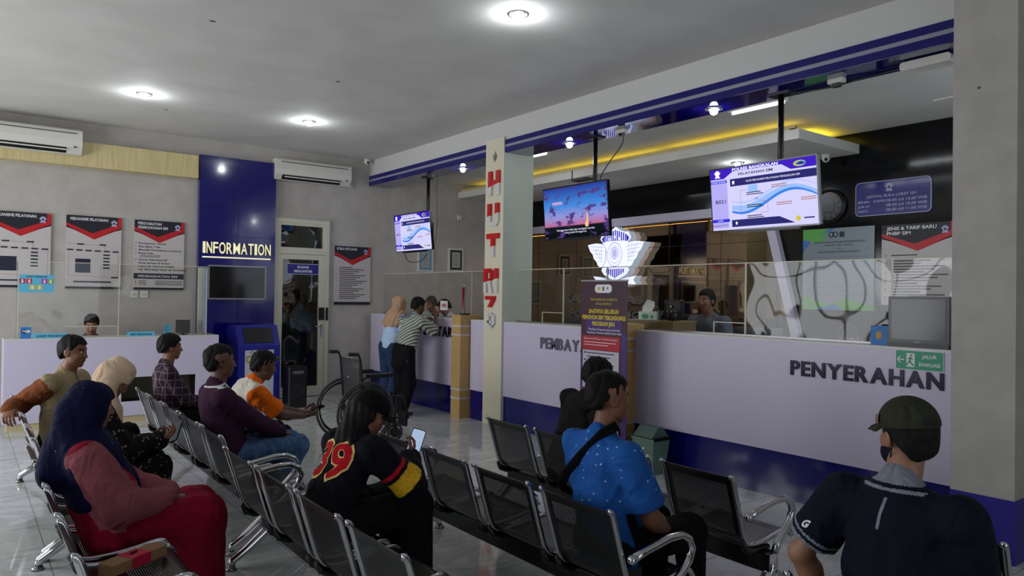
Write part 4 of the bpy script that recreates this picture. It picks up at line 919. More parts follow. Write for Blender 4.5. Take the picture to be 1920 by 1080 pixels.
def seat_unit():
    # perforated middle, plain rim; local y from 0 to -PW
    me_v = []; uv = []; fs = []; mi = []
    ys = [0, -.045, -PW+.045, -PW]; d = [0]
    for a, b_ in zip(SP_, SP_[1:]): d.append(d[-1]+math.hypot(a[0]-b_[0], a[1]-b_[1]))
    for i, (x, z) in enumerate(SP_):
        for y in ys: me_v.append((x, y, z)); uv.append((y, d[i]))
    n = len(SP_)
    for i in range(n-1):
        for j in range(3):
            fs.append((i*4+j, i*4+j+1, (i+1)*4+j+1, (i+1)*4+j)); rim = j != 1 or d[i] < .06 or d[i] > d[-1]-.1 or (.34 < d[i] < .42)
            mi.append(1 if rim else 0)
    me = bpy.data.meshes.new('seat_shell'); me.from_pydata(me_v, [], fs); me.materials.append(PERF); me.materials.append(SHF)
    me.polygons.foreach_set('material_index', mi); me.polygons.foreach_set('use_smooth', [True]*len(fs))
    ul = me.uv_layers.new(name='UVMap')
    for p in me.polygons:
        for li in p.loop_indices: ul.data[li].uv = uv[me.loops[li].vertex_index]
    return me
SHELL = seat_unit()
def side_rail_mesh(y):
    m_ = MB(); m_.tube([(x, y, z) for x, z in SP_], .013, CHROME, 8); return m_
RAIL = {}
def bench(label, x, y, n, armrests=(), legs=None, group=None):
    r = thing('waiting_bench', label, 'bench', (x, y, 0), 0, group)
    for i in range(n):
        o = bpy.data.objects.new('seat_shell', SHELL); COL.objects.link(o); o.parent = r; o.location = (0, -i*PIT, 0)
        for yy in (0, -PW):
            if yy not in RAIL: m_ = side_rail_mesh(0); t_ = m_.build('side_rail'); RAIL[yy] = t_.data; bpy.data.objects.remove(t_)
            k = bpy.data.objects.new('side_rail', RAIL[yy]); COL.objects.link(k); k.parent = o; k.location = (0, yy, 0)
            if 'br' not in RAIL:
                m_ = MB(); m_.tube([(.085, 0, .38), (.11, 0, .335), (.16, 0, .315), (.30, 0, .315)], [.012, .018, .02, .016], SHF, 8); t_ = m_.build('bracket'); RAIL['br'] = t_.data; bpy.data.objects.remove(t_)
            k = bpy.data.objects.new('seat_bracket', RAIL['br']); COL.objects.link(k); k.parent = o; k.location = (0, yy, 0)
    W = (n-1)*PIT+PW
    m_ = MB(); m_.rbox(.22, .30, -W-.06, .06, .205, .305, SHF, .01, axis='y'); m_.build('beam', r)
    for ly in (legs or (.045, -W-.045)):
        m_ = MB(); m_.tube([(.26, ly, .30), (.26, ly, .22), (.235, ly, .185), (.13, ly, .10), (.055, ly, .055), (.045, ly, .02)], [.034, .034, .034, .028, .024, .022], CHROME, 10)
        m_.tube([(.26, ly, .22), (.29, ly, .185), (.40, ly, .10), (.475, ly, .055), (.485, ly, .02)], [.034, .034, .028, .024, .022], CHROME, 10); lg = m_.build('leg', r)
        for fx in (.045, .485):
            m_ = MB(); m_.cyl((fx, ly, 0), (fx, ly, .02), .036, STEEL, 14, .026); m_.build('foot_pad', lg)
    for a in armrests:
        m_ = MB(); m_.tube([(.07, a, .515), (.15, a, .535), (.30, a, .56), (.38, a, .56), (.43, a, .535), (.45, a, .49), (.43, a, .44), (.38, a, .39), (.32, a, .34), (.29, a, .29)], [.018, .018, .018, .018, .019, .02, .02, .02, .02, .02], CHROME, 10)
        m_.sphere((.07, a, .515), .022, CHROME, 10); m_.build('armrest', r)
    return r
XA, XB, XCx, XD, X0 = 1.275, 1.215, 2.15, 3.055, .335
W4 = 3*PIT+PW
bench('five-seat black perforated bench, far row before the information counter', 1.285, 7.20, 5, armrests=(-4*PIT-PW-.045,))
bench('black perforated bench with the woman in the 39 jersey', XB, 4.235, 4, armrests=(.04, -W4-.045))
bench('black perforated bench with the man in the blue shirt at its near end', XCx, 4.20, 4, armrests=(.04, -W4-.045,))
bench('black perforated bench nearest the counters, with the man in the black jacket', XD, 4.27, 4, armrests=(-W4-.045,))
bench('black perforated bench far left with the man in the beige vest', X0+.03, 7.16, 4, armrests=())
bench('black perforated bench under the woman in the navy headscarf', X0-.005, 4.86, 4, armrests=())
bench('black perforated bench under the man in the olive cap', XCx, 1.32, 2, armrests=())
bench('bench cut by the lower right corner behind the man in the olive cap', XD, 1.46, 1, armrests=())
# ================================================================== people
SKIN = noise_mat('skin_brown', (122, 78, 56), (134, 88, 64), 14, .5); SKIN2 = noise_mat('skin_tan', (150, 106, 80), (160, 116, 90), 14, .5); SKIND = noise_mat('skin_dark_brown', (92, 58, 42), (102, 66, 48), 14, .5)
EYEW = mat('eye_white', (190, 184, 178), .3); IRIS = mat('eye_dark', (20, 14, 12), .2); LIP = mat('lip', (112, 62, 54), .5); BROW = mat('eyebrow', (18, 14, 12), .8)
HAIR = noise_mat('black_hair', (7, 6, 6), (13, 12, 11), 60, .65, stretch=(1, 1, .2), bump=.4, spec=.2)
GHAIR = noise_mat('greying_hair', (26, 25, 24), (48, 46, 44), 60, .7, stretch=(1, 1, .2), bump=.4)
def person(label, loc, rz, P=(0, 0, .45), lean=5, side=0, twist=0, head=(0, 0, 0), hl=None, hr=None, el=(0, .3, -1), er=(0, -.3, -1), knees=None, feet=None, s=1.0, seated=True,
           skin=SKIN, hair=HAIR, hair_kw=None, shirt=None, sleeve=1.0, pants=None, shoes=None, paint=None, shirt_mats=None, belly=0, hem=.10, neckfwd=.02, hand_kw=None, collar=None, fat=0, loose=0, fold=.0055, hair_style='short', female=False, res=.010, group=None, hide_hair=False, headup=.0):
    r = thing('person', label, 'person', loc, rz, group)
    P = V(*P); u = rotm(0, lean, side)@V(0, 0, 1); T = .50*s; Nn = P+u*T; sd = rotm(twist)@rotm(0, lean, side)@V(0, 1, 0); fd = unit(np.cross(sd, u)); sw = (.160 if female else .178)*s
    SLp, SRp = Nn-u*.082*s+sd*sw, Nn-u*.082*s-sd*sw; hs = s*.94
    Hm = rotm(*head); HC = Nn+u*.050*s+V(0, 0, .088*s)+fd*(.03+neckfwd)*s+V(0, 0, headup)
    l1, l2 = .285*s, .245*s
    hl = V(*hl) if hl is not None else P+V(.30, .08, .10); hr = V(*hr) if hr is not None else P+V(.30, -.08, .10)
    EL, WL = ik(SLp, hl, l1, l2, el); ER, WR = ik(SRp, hr, l1, l2, er)
    hipL, hipR = P+V(0, .085*s, 0), P-V(0, .085*s, 0)
    if knees is None: knees = ((.43*s, .12, .0), (.43*s, -.12, .0)) if seated else ((.03, .09, -.42*s), (.03, -.09, -.42*s))
    KL, KR = P+V(*knees[0]), P+V(*knees[1])
    if feet is None: feet = ((KL[0]+.02, KL[1], .075), (KR[0]+.02, KR[1], .075)) if seated else ((P[0]-.0, .10, .075), (P[0]-.0, -.10, .075))
    AL, AR = V(*feet[0]), V(*feet[1])
    # --- body: one continuous skin, face and hands finely modelled
    k = s
    b = Vol(res, .03*s)
    b.ecap(P, P+u*.22*s, (.125*k, .085*k), (.115*k, .08*k), sd); b.ecap(P+u*.22*s, P+u*.40*s, (.12*k, .085*k), (.145*k, .085*k), sd); b.cap(SLp, SRp, .036*k)
    b.cap(P+u*.44*s, HC-V(0, 0, .05)*s, .056*k, .052*k)
    for S_, E_, W_ in ((SLp, EL, WL), (SRp, ER, WR)): b.cap(S_, E_, .040*k, .037*k); b.cap(E_, E_+(W_-E_)*.3, .037*k, .038*k); b.cap(E_+(W_-E_)*.3, W_, .038*k, .025*k)
    for H_, K_, A_ in ((hipL, KL, AL), (hipR, KR, AR)): b.cap(H_, K_, .070*k, .048*k); b.cap(K_, K_+(A_-K_)*.35, .046*k, .048*k); b.cap(K_+(A_-K_)*.35, A_, .048*k, .032*k)
    parts = [(*b.mesh(), 0)]
    hv = head_vol(.0042, female, fat); hP, hQ = hv.mesh(pad=.012); pf = head_paint(0, 1, 2, 3, 4); hm = pf(hP[hQ].mean(1)); hw = (hP*hs)@Hm.T+HC
    parts.append((hw, hQ, lambda ce, hm=hm: hm))
    hk = dict(curl=(28, 32, 22)); hk.update(hand_kw or {}); kl = dict(hk); kr = dict(hk); kl.update(hk.get('L', {})); kr.update(hk.get('R', {})); [q.pop(z, None) for q in (kl, kr) for z in ('L', 'R')]
    fl = kl.pop('fwd', None); pl = kl.pop('palm', None); fr_ = kr.pop('fwd', None); pr = kr.pop('palm', None)
    parts.append((*hand_mesh(WL, unit(WL-EL)*.6+unit(fl if fl is not None else V(1, 0, -.2)), pl if pl is not None else V(0, 0, -1), 'L', s, **kl), 0))
    parts.append((*hand_mesh(WR, unit(WR-ER)*.6+unit(fr_ if fr_ is not None else V(1, 0, -.2)), pr if pr is not None else V(0, 0, -1), 'R', s, **kr), 0))
    skin_object('body', parts, [skin, EYEW, IRIS, LIP, BROW], r)
    if not hide_hair:
        hP, hQ = hair_shell(style=hair_style, seed=len(label), **(hair_kw or {})); skin_object('hair', [((hP*hs)@Hm.T+HC, hQ, 0)], [hair], r)
    # --- trousers
    if pants is not None:
        t = Vol(res, .03*s); g = .012+loose
        t.ecap(P+u*.02*s, P+u*hem*s, ((.148+fat)*k, (.105+belly*.5)*k), ((.145+fat)*k, (.10+belly*.5)*k), sd)
        for H_, K_, A_ in ((hipL, KL, AL), (hipR, KR, AR)): t.cap(H_, K_, (.086+g*.5)*k, (.056+g)*k); t.cap(K_, A_+V(0, 0, .03), (.056+g)*k, (.045+g)*k)
        skin_object('trousers', [(*t.mesh(disp=folds(fold, 3, 40)), 0)], [pants], r)
    # --- shoes
    for K_, A_ in ((KL, AL), (KR, AR)):
        dr = unit(V(1, (A_[1]-P[1])*1.0, 0)); f = Vol(.008, .02)
        f.ecap(A_+V(0, 0, -.035)-dr*.03, A_+dr*.07+V(0, 0, -.042), (.036, .033), (.040, .028), (0, 1, 0)); f.ecap(A_+dr*.07+V(0, 0, -.042), A_+dr*.15*s+V(0, 0, -.050), (.042, .028), (.032, .018), (0, 1, 0))
        skin_object('shoe', [(*f.mesh(clip=lambda G: .003-G[..., 2]), 0)], [shoes or M['shoe_black']], r)
    # --- shirt
    if shirt is not None:
        t = Vol(res*.9, .028*s); g = .013+loose
        t.ecap((P+u*-.015*s if seated else P+V(0, 0, hem+.06))+fd*belly*.55, P+u*.20*s+fd*belly*.5, ((.158+fat+loose)*k, (.112+belly*.6)*k), ((.138+fat+loose)*k, (.105+belly)*k), sd)
        t.ecap(P+u*.20*s+fd*belly*.4, P+u*.38*s, ((.140+fat+loose)*k, (.105+belly*.8)*k), ((.160+fat*.6)*k, (.108+fat*.5)*k), sd); t.ecap(P+u*.38*s, P+u*.465*s, ((.150+fat*.5)*k, (.10+fat*.4)*k), (.075*k, .065*k), sd)
        for S_, E_, W_ in ((SLp, EL, WL), (SRp, ER, WR)):
            if sleeve <= 1:   # short sleeve: share of the upper arm
                e = S_+(E_-S_)*sleeve; t.cap(S_, e, (.043+g+fat*.3)*k, (.050+g+fat*.25)*k)
            else:
                e = E_+(W_-E_)*min(sleeve-1, .97); t.cap(S_, E_, (.043+g+fat*.3)*k, (.042+g+fat*.2)*k); t.cap(E_, e, (.042+g+fat*.2)*k, (.028+g)*k)
        for S_ in (SLp, SRp): t.cap(Nn-u*.035*s, S_-u*.005, .052*k, .044*k)
        if collar is not False:
            t.cap(Nn-u*.055*s, Nn-u*.004*s+fd*.006, .068*k, .060*k, k=.012)
        fs = folds(fold, len(label), 42, .55)
        ctx = dict(P=P, N=Nn, u=u, sd=sd, fd=fd, SL=SLp, SR=SRp, EL=EL, ER=ER, WL=WL, WR=WR, HC=HC, Hm=Hm, s=s)
        cut = None
        if sleeve <= 1:
            planes = [(S_+(E_-S_)*sleeve, unit(E_-S_), S_) for S_, E_ in ((SLp, EL), (SRp, ER))]
            def cut(G):
                d = np.full(G.shape[:-1], -1.)
                for c_, n_, S_ in planes:
                    q = (G-c_)@n_; near = np.linalg.norm(G-c_-q[..., None]*n_, axis=-1) < .11
                    d = np.maximum(d, np.where(near & (q < .16), q, -1))
                return d
        zcut = (P[2]-.085) if seated else P[2]+hem
        def cut2(G, c0=cut): z = zcut-G[..., 2]; return np.maximum(z, c0(G)) if c0 else z
        Pm, Qm = t.mesh(disp=fs, clip=cut2)
        skin_object('shirt', [(Pm, Qm, (lambda ce: paint(ce, ctx)) if paint else 0)], shirt_mats or [shirt], r)
    ctx = dict(P=P, N=Nn, u=u, sd=sd, fd=fd, SL=SLp, SR=SRp, EL=EL, ER=ER, WL=WL, WR=WR, HC=HC, Hm=Hm, s=hs, KL=KL, KR=KR, AL=AL, AR=AR)
    return r, ctx
def cap_hat(r, c, m, name='cap', tilt=8, brim=None, strap=True, turn=0):
    s, Hm, HC = c['s'], c['Hm']@rotm(turn, tilt, 0), c['HC']
    v = Vol(.005, .008); v.ell((-.014, 0, .042), (.110, .091, .096)); 
    def clip(G): return (.032+.0*G[..., 0])-G[..., 2]
    P, Q = v.mesh(clip=clip, disp=folds(.0015, 4, 30)); 
    m1 = [(P*s)@Hm.T+HC]; parts = [(m1[0], Q, 0)]
    o = skin_object(name, parts, [m], r)
    v = Vol(.004, .006); v.ecap((.05, 0, .038), (.140, 0, .030), (.078, .0065), (.058, .006), (0, 1, 0)); P, Q = v.mesh(clip=lambda G: .066-G[..., 0]); P2 = P.copy(); P2[:, 2] -= 4.5*P2[:, 1]**2
    skin_object('visor', [((P2*s)@Hm.T+HC, Q, 0)], [brim or m], o)
    return o
def hijab(r, c, m, length=.30, fold=.006, seed=3, res=.008, back=.05, open_=True, wide=.0, front=.22, name='headscarf', paint=None, mats=None, pts=None):
    s, Hm, HC, Nn, u, sd, fd = (c[k] for k in ('s', 'Hm', 'HC', 'N', 'u', 'sd', 'fd'))
    v = Vol(res, .04); W_ = lambda p: Hm@(V(*p)*s)+HC
    v.ell(W_((-.014, 0, .035)), (.116*s, .102*s, .106*s), Hm); v.ell(W_((-.005, 0, -.025)), (.096*s, .102*s, .098*s), Hm, k=.02); v.cap(W_((-.035, 0, -.06)), Nn+u*.0, .080*s, .095*s)
    v.ecap(Nn-u*.02*s, Nn-u*.11*s, ((.11+wide)*s, .10*s), ((.205+wide)*s, .125*s), sd, k=.04)
    v.ecap(Nn-u*.08*s-fd*back*.5, Nn-u*length*s-fd*back, ((.20+wide)*s, .11*s), ((.19+wide)*s, .10*s), sd, k=.05); v.ecap(Nn-u*.08*s+fd*.05, Nn-u*front*s+fd*.10, ((.15+wide)*s, .09*s), ((.10+wide)*s, .06*s), sd, k=.05)
    for a, b_, ra, rb in pts or []: v.cap(a, b_, ra, rb, k=.04)
    if open_:
        v.ell(W_((.120, 0, -.014)), (.105*s, .056*s, .084*s), Hm, k=.006, op='sub'); v.cap(W_((.04, 0, .0)), W_((.16, 0, -.01)), .052*s, .075*s, k=.01, op='sub')
    P, Q = v.mesh(disp=folds(fold, seed, 52, .22)); return skin_object(name, [(P, Q, paint or 0)], mats or [m], r)
mat('shoe_black', (14, 13, 13), .4); mat('sandal_brown', (60, 38, 26), .5)
# ================================================================== soft-body modelling: blended volumes turned into one skin
V = lambda *a: np.array(a, float)
def unit(a): a = np.asarray(a, float); return a/(np.linalg.norm(a)+1e-9)
def rotm(yaw=0, pitch=0, roll=0):
    # x forward, y left, z up; pitch > 0 looks down, roll > 0 leans to the right
    return np.array(Matrix.Rotation(R(yaw), 3, 'Z') @ Matrix.Rotation(R(pitch), 3, 'Y') @ Matrix.Rotation(R(roll), 3, 'X'))
class Vol:
    def __init__(s, res, k=.02): s.res = res; s.k = k; s.p = []
    def _a(s, fn, lo, hi, k, op): s.p.append((fn, np.array(lo), np.array(hi), s.k if k is None else k, op)); return s
    def cap(s, a, b, ra, rb=None, k=None, op='add'):
        a, b = V(*a), V(*b); rb = ra if rb is None else rb; r = max(ra, rb); ab = b-a; L2 = ab@ab+1e-9
        def fn(P):
            t = np.clip(((P-a)@ab)/L2, 0, 1); return np.linalg.norm(P-a-t[..., None]*ab, axis=-1)-(ra+(rb-ra)*t)
        return s._a(fn, np.minimum(a, b)-r, np.maximum(a, b)+r, k, op)
    def ecap(s, a, b, r0, r1, side, k=None, op='add'):
        # r = (half width along side, half depth)
        a, b = V(*a), V(*b); ab = b-a; Ln = np.linalg.norm(ab)+1e-9; d = ab/Ln; u = V(*side); u = unit(u-d*(u@d)); v = np.cross(d, u); r = max(*r0, *r1)
        def fn(P):
            q = P-a; w_ = q@d; t = np.clip(w_/Ln, 0, 1); ru = r0[0]+(r1[0]-r0[0])*t; rv = r0[1]+(r1[1]-r0[1])*t; e = w_-t*Ln; m = np.minimum(ru, rv)
            return (np.sqrt(((q@u)/ru)**2+((q@v)/rv)**2+(e/m)**2)-1)*m
        return s._a(fn, np.minimum(a, b)-r, np.maximum(a, b)+r, k, op)
    def ell(s, c, r, rot=None, k=None, op='add'):
        c = V(*c); r = V(*r); m = r.min(); R_ = np.eye(3) if rot is None else rot
        def fn(P): q = (P-c)@R_; return (np.linalg.norm(q/r, axis=-1)-1)*m
        mx = r.max(); return s._a(fn, c-mx, c+mx, k, op)
    def mesh(s, disp=None, clip=None, pad=.03):
        lo = np.min([q[1] for q in s.p if q[4] == 'add'], axis=0)-pad; hi = np.max([q[2] for q in s.p if q[4] == 'add'], axis=0)+pad
        n = np.ceil((hi-lo)/s.res).astype(int)+1
        ax = [lo[i]+np.arange(n[i])*s.res for i in range(3)]
        F = np.full(n, .25)
        for fn, l, h, k, op in s.p:
            m = k*1.5+2*s.res; i0 = np.clip(np.floor((l-m-lo)/s.res).astype(int), 0, n-1); i1 = np.clip(np.ceil((h+m-lo)/s.res).astype(int)+1, 1, n)
            if np.any(i1 <= i0): continue
            G = np.stack(np.meshgrid(*[ax[i][i0[i]:i1[i]] for i in range(3)], indexing='ij'), -1); d = fn(G); sl = tuple(slice(i0[i], i1[i]) for i in range(3)); f = F[sl]
            if op == 'add': hh = np.clip(.5+.5*(f-d)/k, 0, 1); F[sl] = f+(d-f)*hh-k*hh*(1-hh)
            else: d = -d; hh = np.clip(.5-.5*(f-d)/k, 0, 1); F[sl] = f+(d-f)*hh+k*hh*(1-hh)
        if disp is not None or clip is not None:
            G = np.stack(np.meshgrid(*ax, indexing='ij'), -1)
            if disp is not None: F = F+disp(G)
            if clip is not None: F = np.maximum(F, clip(G))
        return nets(F, lo, s.res)
def nets(F, lo, res):
    I = F < 0; n = F.shape
    c = np.zeros((n[0]-1, n[1]-1, n[2]-1), int)
    for dx in (0, 1):
        for dy in (0, 1):
            for dz in (0, 1): c += I[dx:n[0]-1+dx, dy:n[1]-1+dy, dz:n[2]-1+dz]
    act = (c > 0) & (c < 8); idx = -np.ones(c.shape, int); ii = np.argwhere(act); idx[tuple(ii.T)] = np.arange(len(ii))
    acc = np.zeros((len(ii), 3)); cnt = np.zeros(len(ii))
    cor = [(0, 0, 0), (1, 0, 0), (0, 1, 0), (1, 1, 0), (0, 0, 1), (1, 0, 1), (0, 1, 1), (1, 1, 1)]
    val = [F[tuple((ii+q).T)] for q in np.array(cor)]
    for a, b in ((0, 1), (2, 3), (4, 5), (6, 7), (0, 2), (1, 3), (4, 6), (5, 7), (0, 4), (1, 5), (2, 6), (3, 7)):
        va, vb = val[a], val[b]; m = (va < 0) != (vb < 0); t = np.where(m, va/(va-vb+1e-12), 0)
        p = np.array(cor[a])+(np.array(cor[b])-np.array(cor[a]))*t[:, None]; acc += np.where(m[:, None], p, 0); cnt += m
    Pv = (ii+acc/np.maximum(cnt, 1)[:, None])*res+lo
    Q = []
    for ax in range(3):
        sl0 = [slice(None)]*3; sl1 = [slice(None)]*3; sl0[ax] = slice(0, -1); sl1[ax] = slice(1, None)
        a, b = I[tuple(sl0)], I[tuple(sl1)]; e = np.argwhere(a != b)
        o1, o2 = (ax+1) % 3, (ax+2) % 3
        e = e[(e[:, o1] > 0) & (e[:, o2] > 0) & (e[:, o1] < n[o1]-1) & (e[:, o2] < n[o2]-1)]
        s_ = a[tuple(e.T)]
        def cell(d1, d2): q = e.copy(); q[:, o1] -= d1; q[:, o2] -= d2; return idx[tuple(q.T)]
        q = np.stack([cell(1, 1), cell(0, 1), cell(0, 0), cell(1, 0)], 1); q[~s_] = q[~s_][:, ::-1]; Q.append(q)
    return Pv, np.concatenate(Q)
def relax(P, Q, it=1, f=.5):
    for _ in range(it):
        acc = np.zeros_like(P); c = np.zeros(len(P))
        for a, b in ((0, 1), (1, 2), (2, 3), (3, 0)):
            np.add.at(acc, Q[:, a], P[Q[:, b]]); np.add.at(c, Q[:, a], 1); np.add.at(acc, Q[:, b], P[Q[:, a]]); np.add.at(c, Q[:, b], 1)
        P = P+(acc/np.maximum(c, 1)[:, None]-P)*f
    return P
def skin_object(name, parts, mats, parent, paint=None):
    # parts: list of (P, Q, material index or None)
    Vs, Qs, Ms, off = [], [], [], 0
    for P, Q, mi in parts:
        if not len(P): continue
        Vs.append(P); Qs.append(Q+off); off += len(P)
        ce = P[Q].mean(1)
        Ms.append(mi(ce) if callable(mi) else (paint(ce) if (mi is None and paint) else np.full(len(Q), mi or 0)))
    P = np.concatenate(Vs); Q = np.concatenate(Qs); Mi = np.concatenate(Ms).astype(np.int32)
    me = bpy.data.meshes.new(name); me.vertices.add(len(P)); me.vertices.foreach_set('co', P.astype(np.float32).ravel())
    me.loops.add(len(Q)*4); me.loops.foreach_set('vertex_index', Q.astype(np.int32).ravel()); me.polygons.add(len(Q)); me.polygons.foreach_set('loop_start', np.arange(0, len(Q)*4, 4, dtype=np.int32)); me.polygons.foreach_set('loop_total', np.full(len(Q), 4, np.int32))
    for m in mats: me.materials.append(m)
    me.polygons.foreach_set('material_index', Mi); me.polygons.foreach_set('use_smooth', np.ones(len(Q), bool)); me.update(calc_edges=True); me.validate()
    o = bpy.data.objects.new(name, me); COL.objects.link(o); o.parent = parent; return o
def folds(amp, seed=1, f=22, dirz=.5):
    rg = np.random.RandomState(seed); K = rg.randn(4, 3)*f*np.array([1, 1, dirz]); ph = rg.rand(4)*6
    def d(P):
        a = P@K[0]+ph[0]+1.6*np.sin(P@K[1]*.5+ph[1]); b = P@K[2]*.8+ph[2]+1.3*np.sin(P@K[3]*.4+ph[3])
        return amp*(np.sin(a)*.6+np.sin(b)*.6)
    return d
def ik(a, b, l1, l2, hint):
    a, b = V(*a), V(*b); d = b-a; D = min(np.linalg.norm(d), (l1+l2)*.995); d = unit(d); x = (l1*l1-l2*l2+D*D)/(2*D); h = math.sqrt(max(l1*l1-x*x, 0)); v = V(*hint); v = unit(v-d*(v@d)); return a+d*x+v*h, a+d*D

def hand_mesh(wrist, fwd, palm, side, s=1, curl=(25, 30, 20), spread=4, res=.0035):
    v = Vol(res, .006); y = {'L': -1, 'R': 1}[side]
    v.ecap((-.015, 0, 0), (.03, 0, 0), (.026, .019), (.034, .016), (0, 1, 0), k=.012); v.ecap((.03, 0, 0), (.078, 0, 0), (.037, .015), (.039, .0125), (0, 1, 0), k=.012)
    for i, (oy, ln) in enumerate(zip((.029, .010, -.010, -.028), (.070, .078, .072, .058))):
        p = V(.080-.004*abs(i-1), oy*y, .001); ang = 0; sp = R(spread*(1.5-i))*y; r = .0092-.0006*i
        for j, (fr_, cu) in enumerate(zip((.45, .30, .25), curl)):
            ang += R(cu*(1+.12*i)); d = V(math.cos(ang)*math.cos(sp), math.cos(ang)*math.sin(sp), -math.sin(ang)); q = p+d*ln*fr_; v.cap(p, q, r, r*.92, k=.004); p = q; r *= .92
    p = V(.022, .028*y, -.006)
    for ln, d, r0, r1 in ((.035, (.62, .62*y, -.40), .014, .011), (.030, (.85, .25*y, -.42), .011, .0095), (.024, (.9, .0, -.42), .0095, .008)):
        q = p+unit(d)*ln; v.cap(p, q, r0, r1, k=.008); p = q
    P, Q = v.mesh(pad=.012); P = P*s
    f = unit(fwd); z = -unit(palm); z = unit(z-f*(z@f)); yy = np.cross(z, f); Mx = np.stack([f, yy, z], 1)
    return P@Mx.T+V(*wrist), Q

def head_vol(res=.0042, female=False, fat=0):
    v = Vol(res, .02)
    v.ell((-.012, 0, .035), (.096, .074+fat, .084)); v.ell((.030, 0, -.015), (.062, .060+fat, .082)); v.ell((.035, 0, -.06), (.048, .050+fat, .045))
    v.cap((.062, 0, -.088), (.066, 0, -.09), .020, k=.025)
    v.cap((.082, 0, .020), (.104, 0, -.022), .008, .0125, k=.012); v.ell((.098, .012, -.026), (.010, .008, .007), k=.006); v.ell((.098, -.012, -.026), (.010, .008, .007), k=.006)
    v.ecap((.082, .022, .030), (.080, -.022, .030), (.012, .007), (.012, .007), (0, 0, 1), k=.012)
    for y in (1, -1):
        v.ell((.093, .030*y, .012), (.016, .016, .010), k=.012, op='sub'); v.ell((.072, .030*y, .011), (.0145, .0145, .0125), k=.003)
        v.ell((-.004, .077*y+.0*y, -.004), (.019, .009, .031), rotm(0, -12, 0), k=.006); v.ell((.002, .086*y, -.002), (.009, .006, .017), k=.004, op='sub')
        v.ell((.062, .040*y, -.022), (.022, .018, .020), k=.02)
    v.cap((.088, -.017, -.0475), (.088, .017, -.0475), .0075, k=.006); v.cap((.086, -.014, -.058), (.086, .014, -.058), .0085, k=.006); v.cap((.100, -.02, -.0525), (.100, .02, -.0525), .003, k=.004, op='sub')
    return v
def head_paint(skin, white, iris, lip, brow, mask=None):
    def f(P):
        m = np.full(len(P), skin); x, y, z = P.T; ay = np.abs(y)
        e = np.sqrt(((ay-.030)/.0135)**2+((z-.011)/.0065)**2); m = np.where((e < 1) & (x > .07), white, m); m = np.where((np.hypot(ay-.030, z-.011) < .006) & (x > .07), iris, m)
        m = np.where((x > .078) & (ay < .021) & (z < -.043) & (z > -.066), lip, m); m = np.where((x > .066) & (ay > .012) & (ay < .050) & (np.abs(z-.035+.08*(ay-.03)) < .0055), brow, m)
        return m
    return f
def hair_shell(res=.0055, style='short', seed=1, thick=.010, back=-.075, front=.072, side=.012):
    v = Vol(res, .02); t = thick
    v.ell((-.014, 0, .040), (.098+t, .076+t*.8, .086+t)); v.ell((-.03, 0, -.01), (.078+t*.7, .072+t*.5, .08)) 
    if style == 'bob': v.ell((-.03, 0, -.05), (.085, .088, .08))
    rg = np.random.RandomState(seed); nz = folds(.0035, seed, 110, .35); nz2 = folds(.0055, seed+7, 120, 1)
    def clip(P):
        x, y, z = P[..., 0], P[..., 1], P[..., 2]
        # hairline height along the head from nape to forehead, sideburn in front of the ear
        zl = np.interp(x, [-.12, -.065, -.035, -.018, .028, .045, .062, .11], [back, back*.85, side-.01, side, side-.0, .045, front, front+.01])
        if style == 'bob': zl = np.interp(x, [-.12, .02, .035, .062, .11], [-.10, -.10, .0, front, front+.01])
        return (zl-z)*.8+nz2(P)
    return v.mesh(disp=nz, clip=clip)
SEATZ = .45
def fabric(name, c1, c2=None, scale=60, rough=.85, **kw):
    m = noise_mat(name, c1, c2 or tuple(min(255, int(v*1.12)+2) for v in c1), scale, rough, spec=.15, **kw); return wrinkle(m)
def wrinkle(m, st=.55, sc=(9, 9, 6)):
    b = m.node_tree.nodes['Principled BSDF']; t = N(m, 'ShaderNodeTexCoord'); mp = N(m, 'ShaderNodeMapping'); mp.inputs['Scale'].default_value = sc
    n = N(m, 'ShaderNodeTexNoise'); n.inputs['Scale'].default_value = 1; n.inputs['Detail'].default_value = 3; n.inputs['Distortion'].default_value = 1.4
    u = N(m, 'ShaderNodeBump'); u.inputs['Strength'].default_value = st; u.inputs['Distance'].default_value = .05
    L(m, t.outputs['Object'], mp.inputs[0]); L(m, mp.outputs[0], n.inputs['Vector']); L(m, n.outputs['Fac'], u.inputs['Height']); L(m, u.outputs[0], b.inputs['Normal']); return m
BLKT = fabric('black_trouser_cloth', (15, 15, 18)); NAVYT = fabric('navy_trouser_cloth', (22, 24, 36)); JEAN = fabric('blue_denim', (62, 88, 128), (84, 112, 150), 22); JEAN2 = fabric('dark_denim', (36, 52, 80))

def phone(label, pos, rot, scr=(150, 170, 190), es=.5, case=BLKP):
    r = thing('smartphone', label, 'phone', pos, rot=rot)
    m_ = MB(); m_.rbox(-.038, .038, -.004, .004, -.078, .078, case, .01); m_.build('case', r)
    m_ = MB(); m_.rbox(-.034, .034, -.0052, -.0041, -.073, .073, emis('phone_screen_%d_%d' % (scr[0], int(es*10)), scr, es), .008)
    m_.build('screen', r); return r

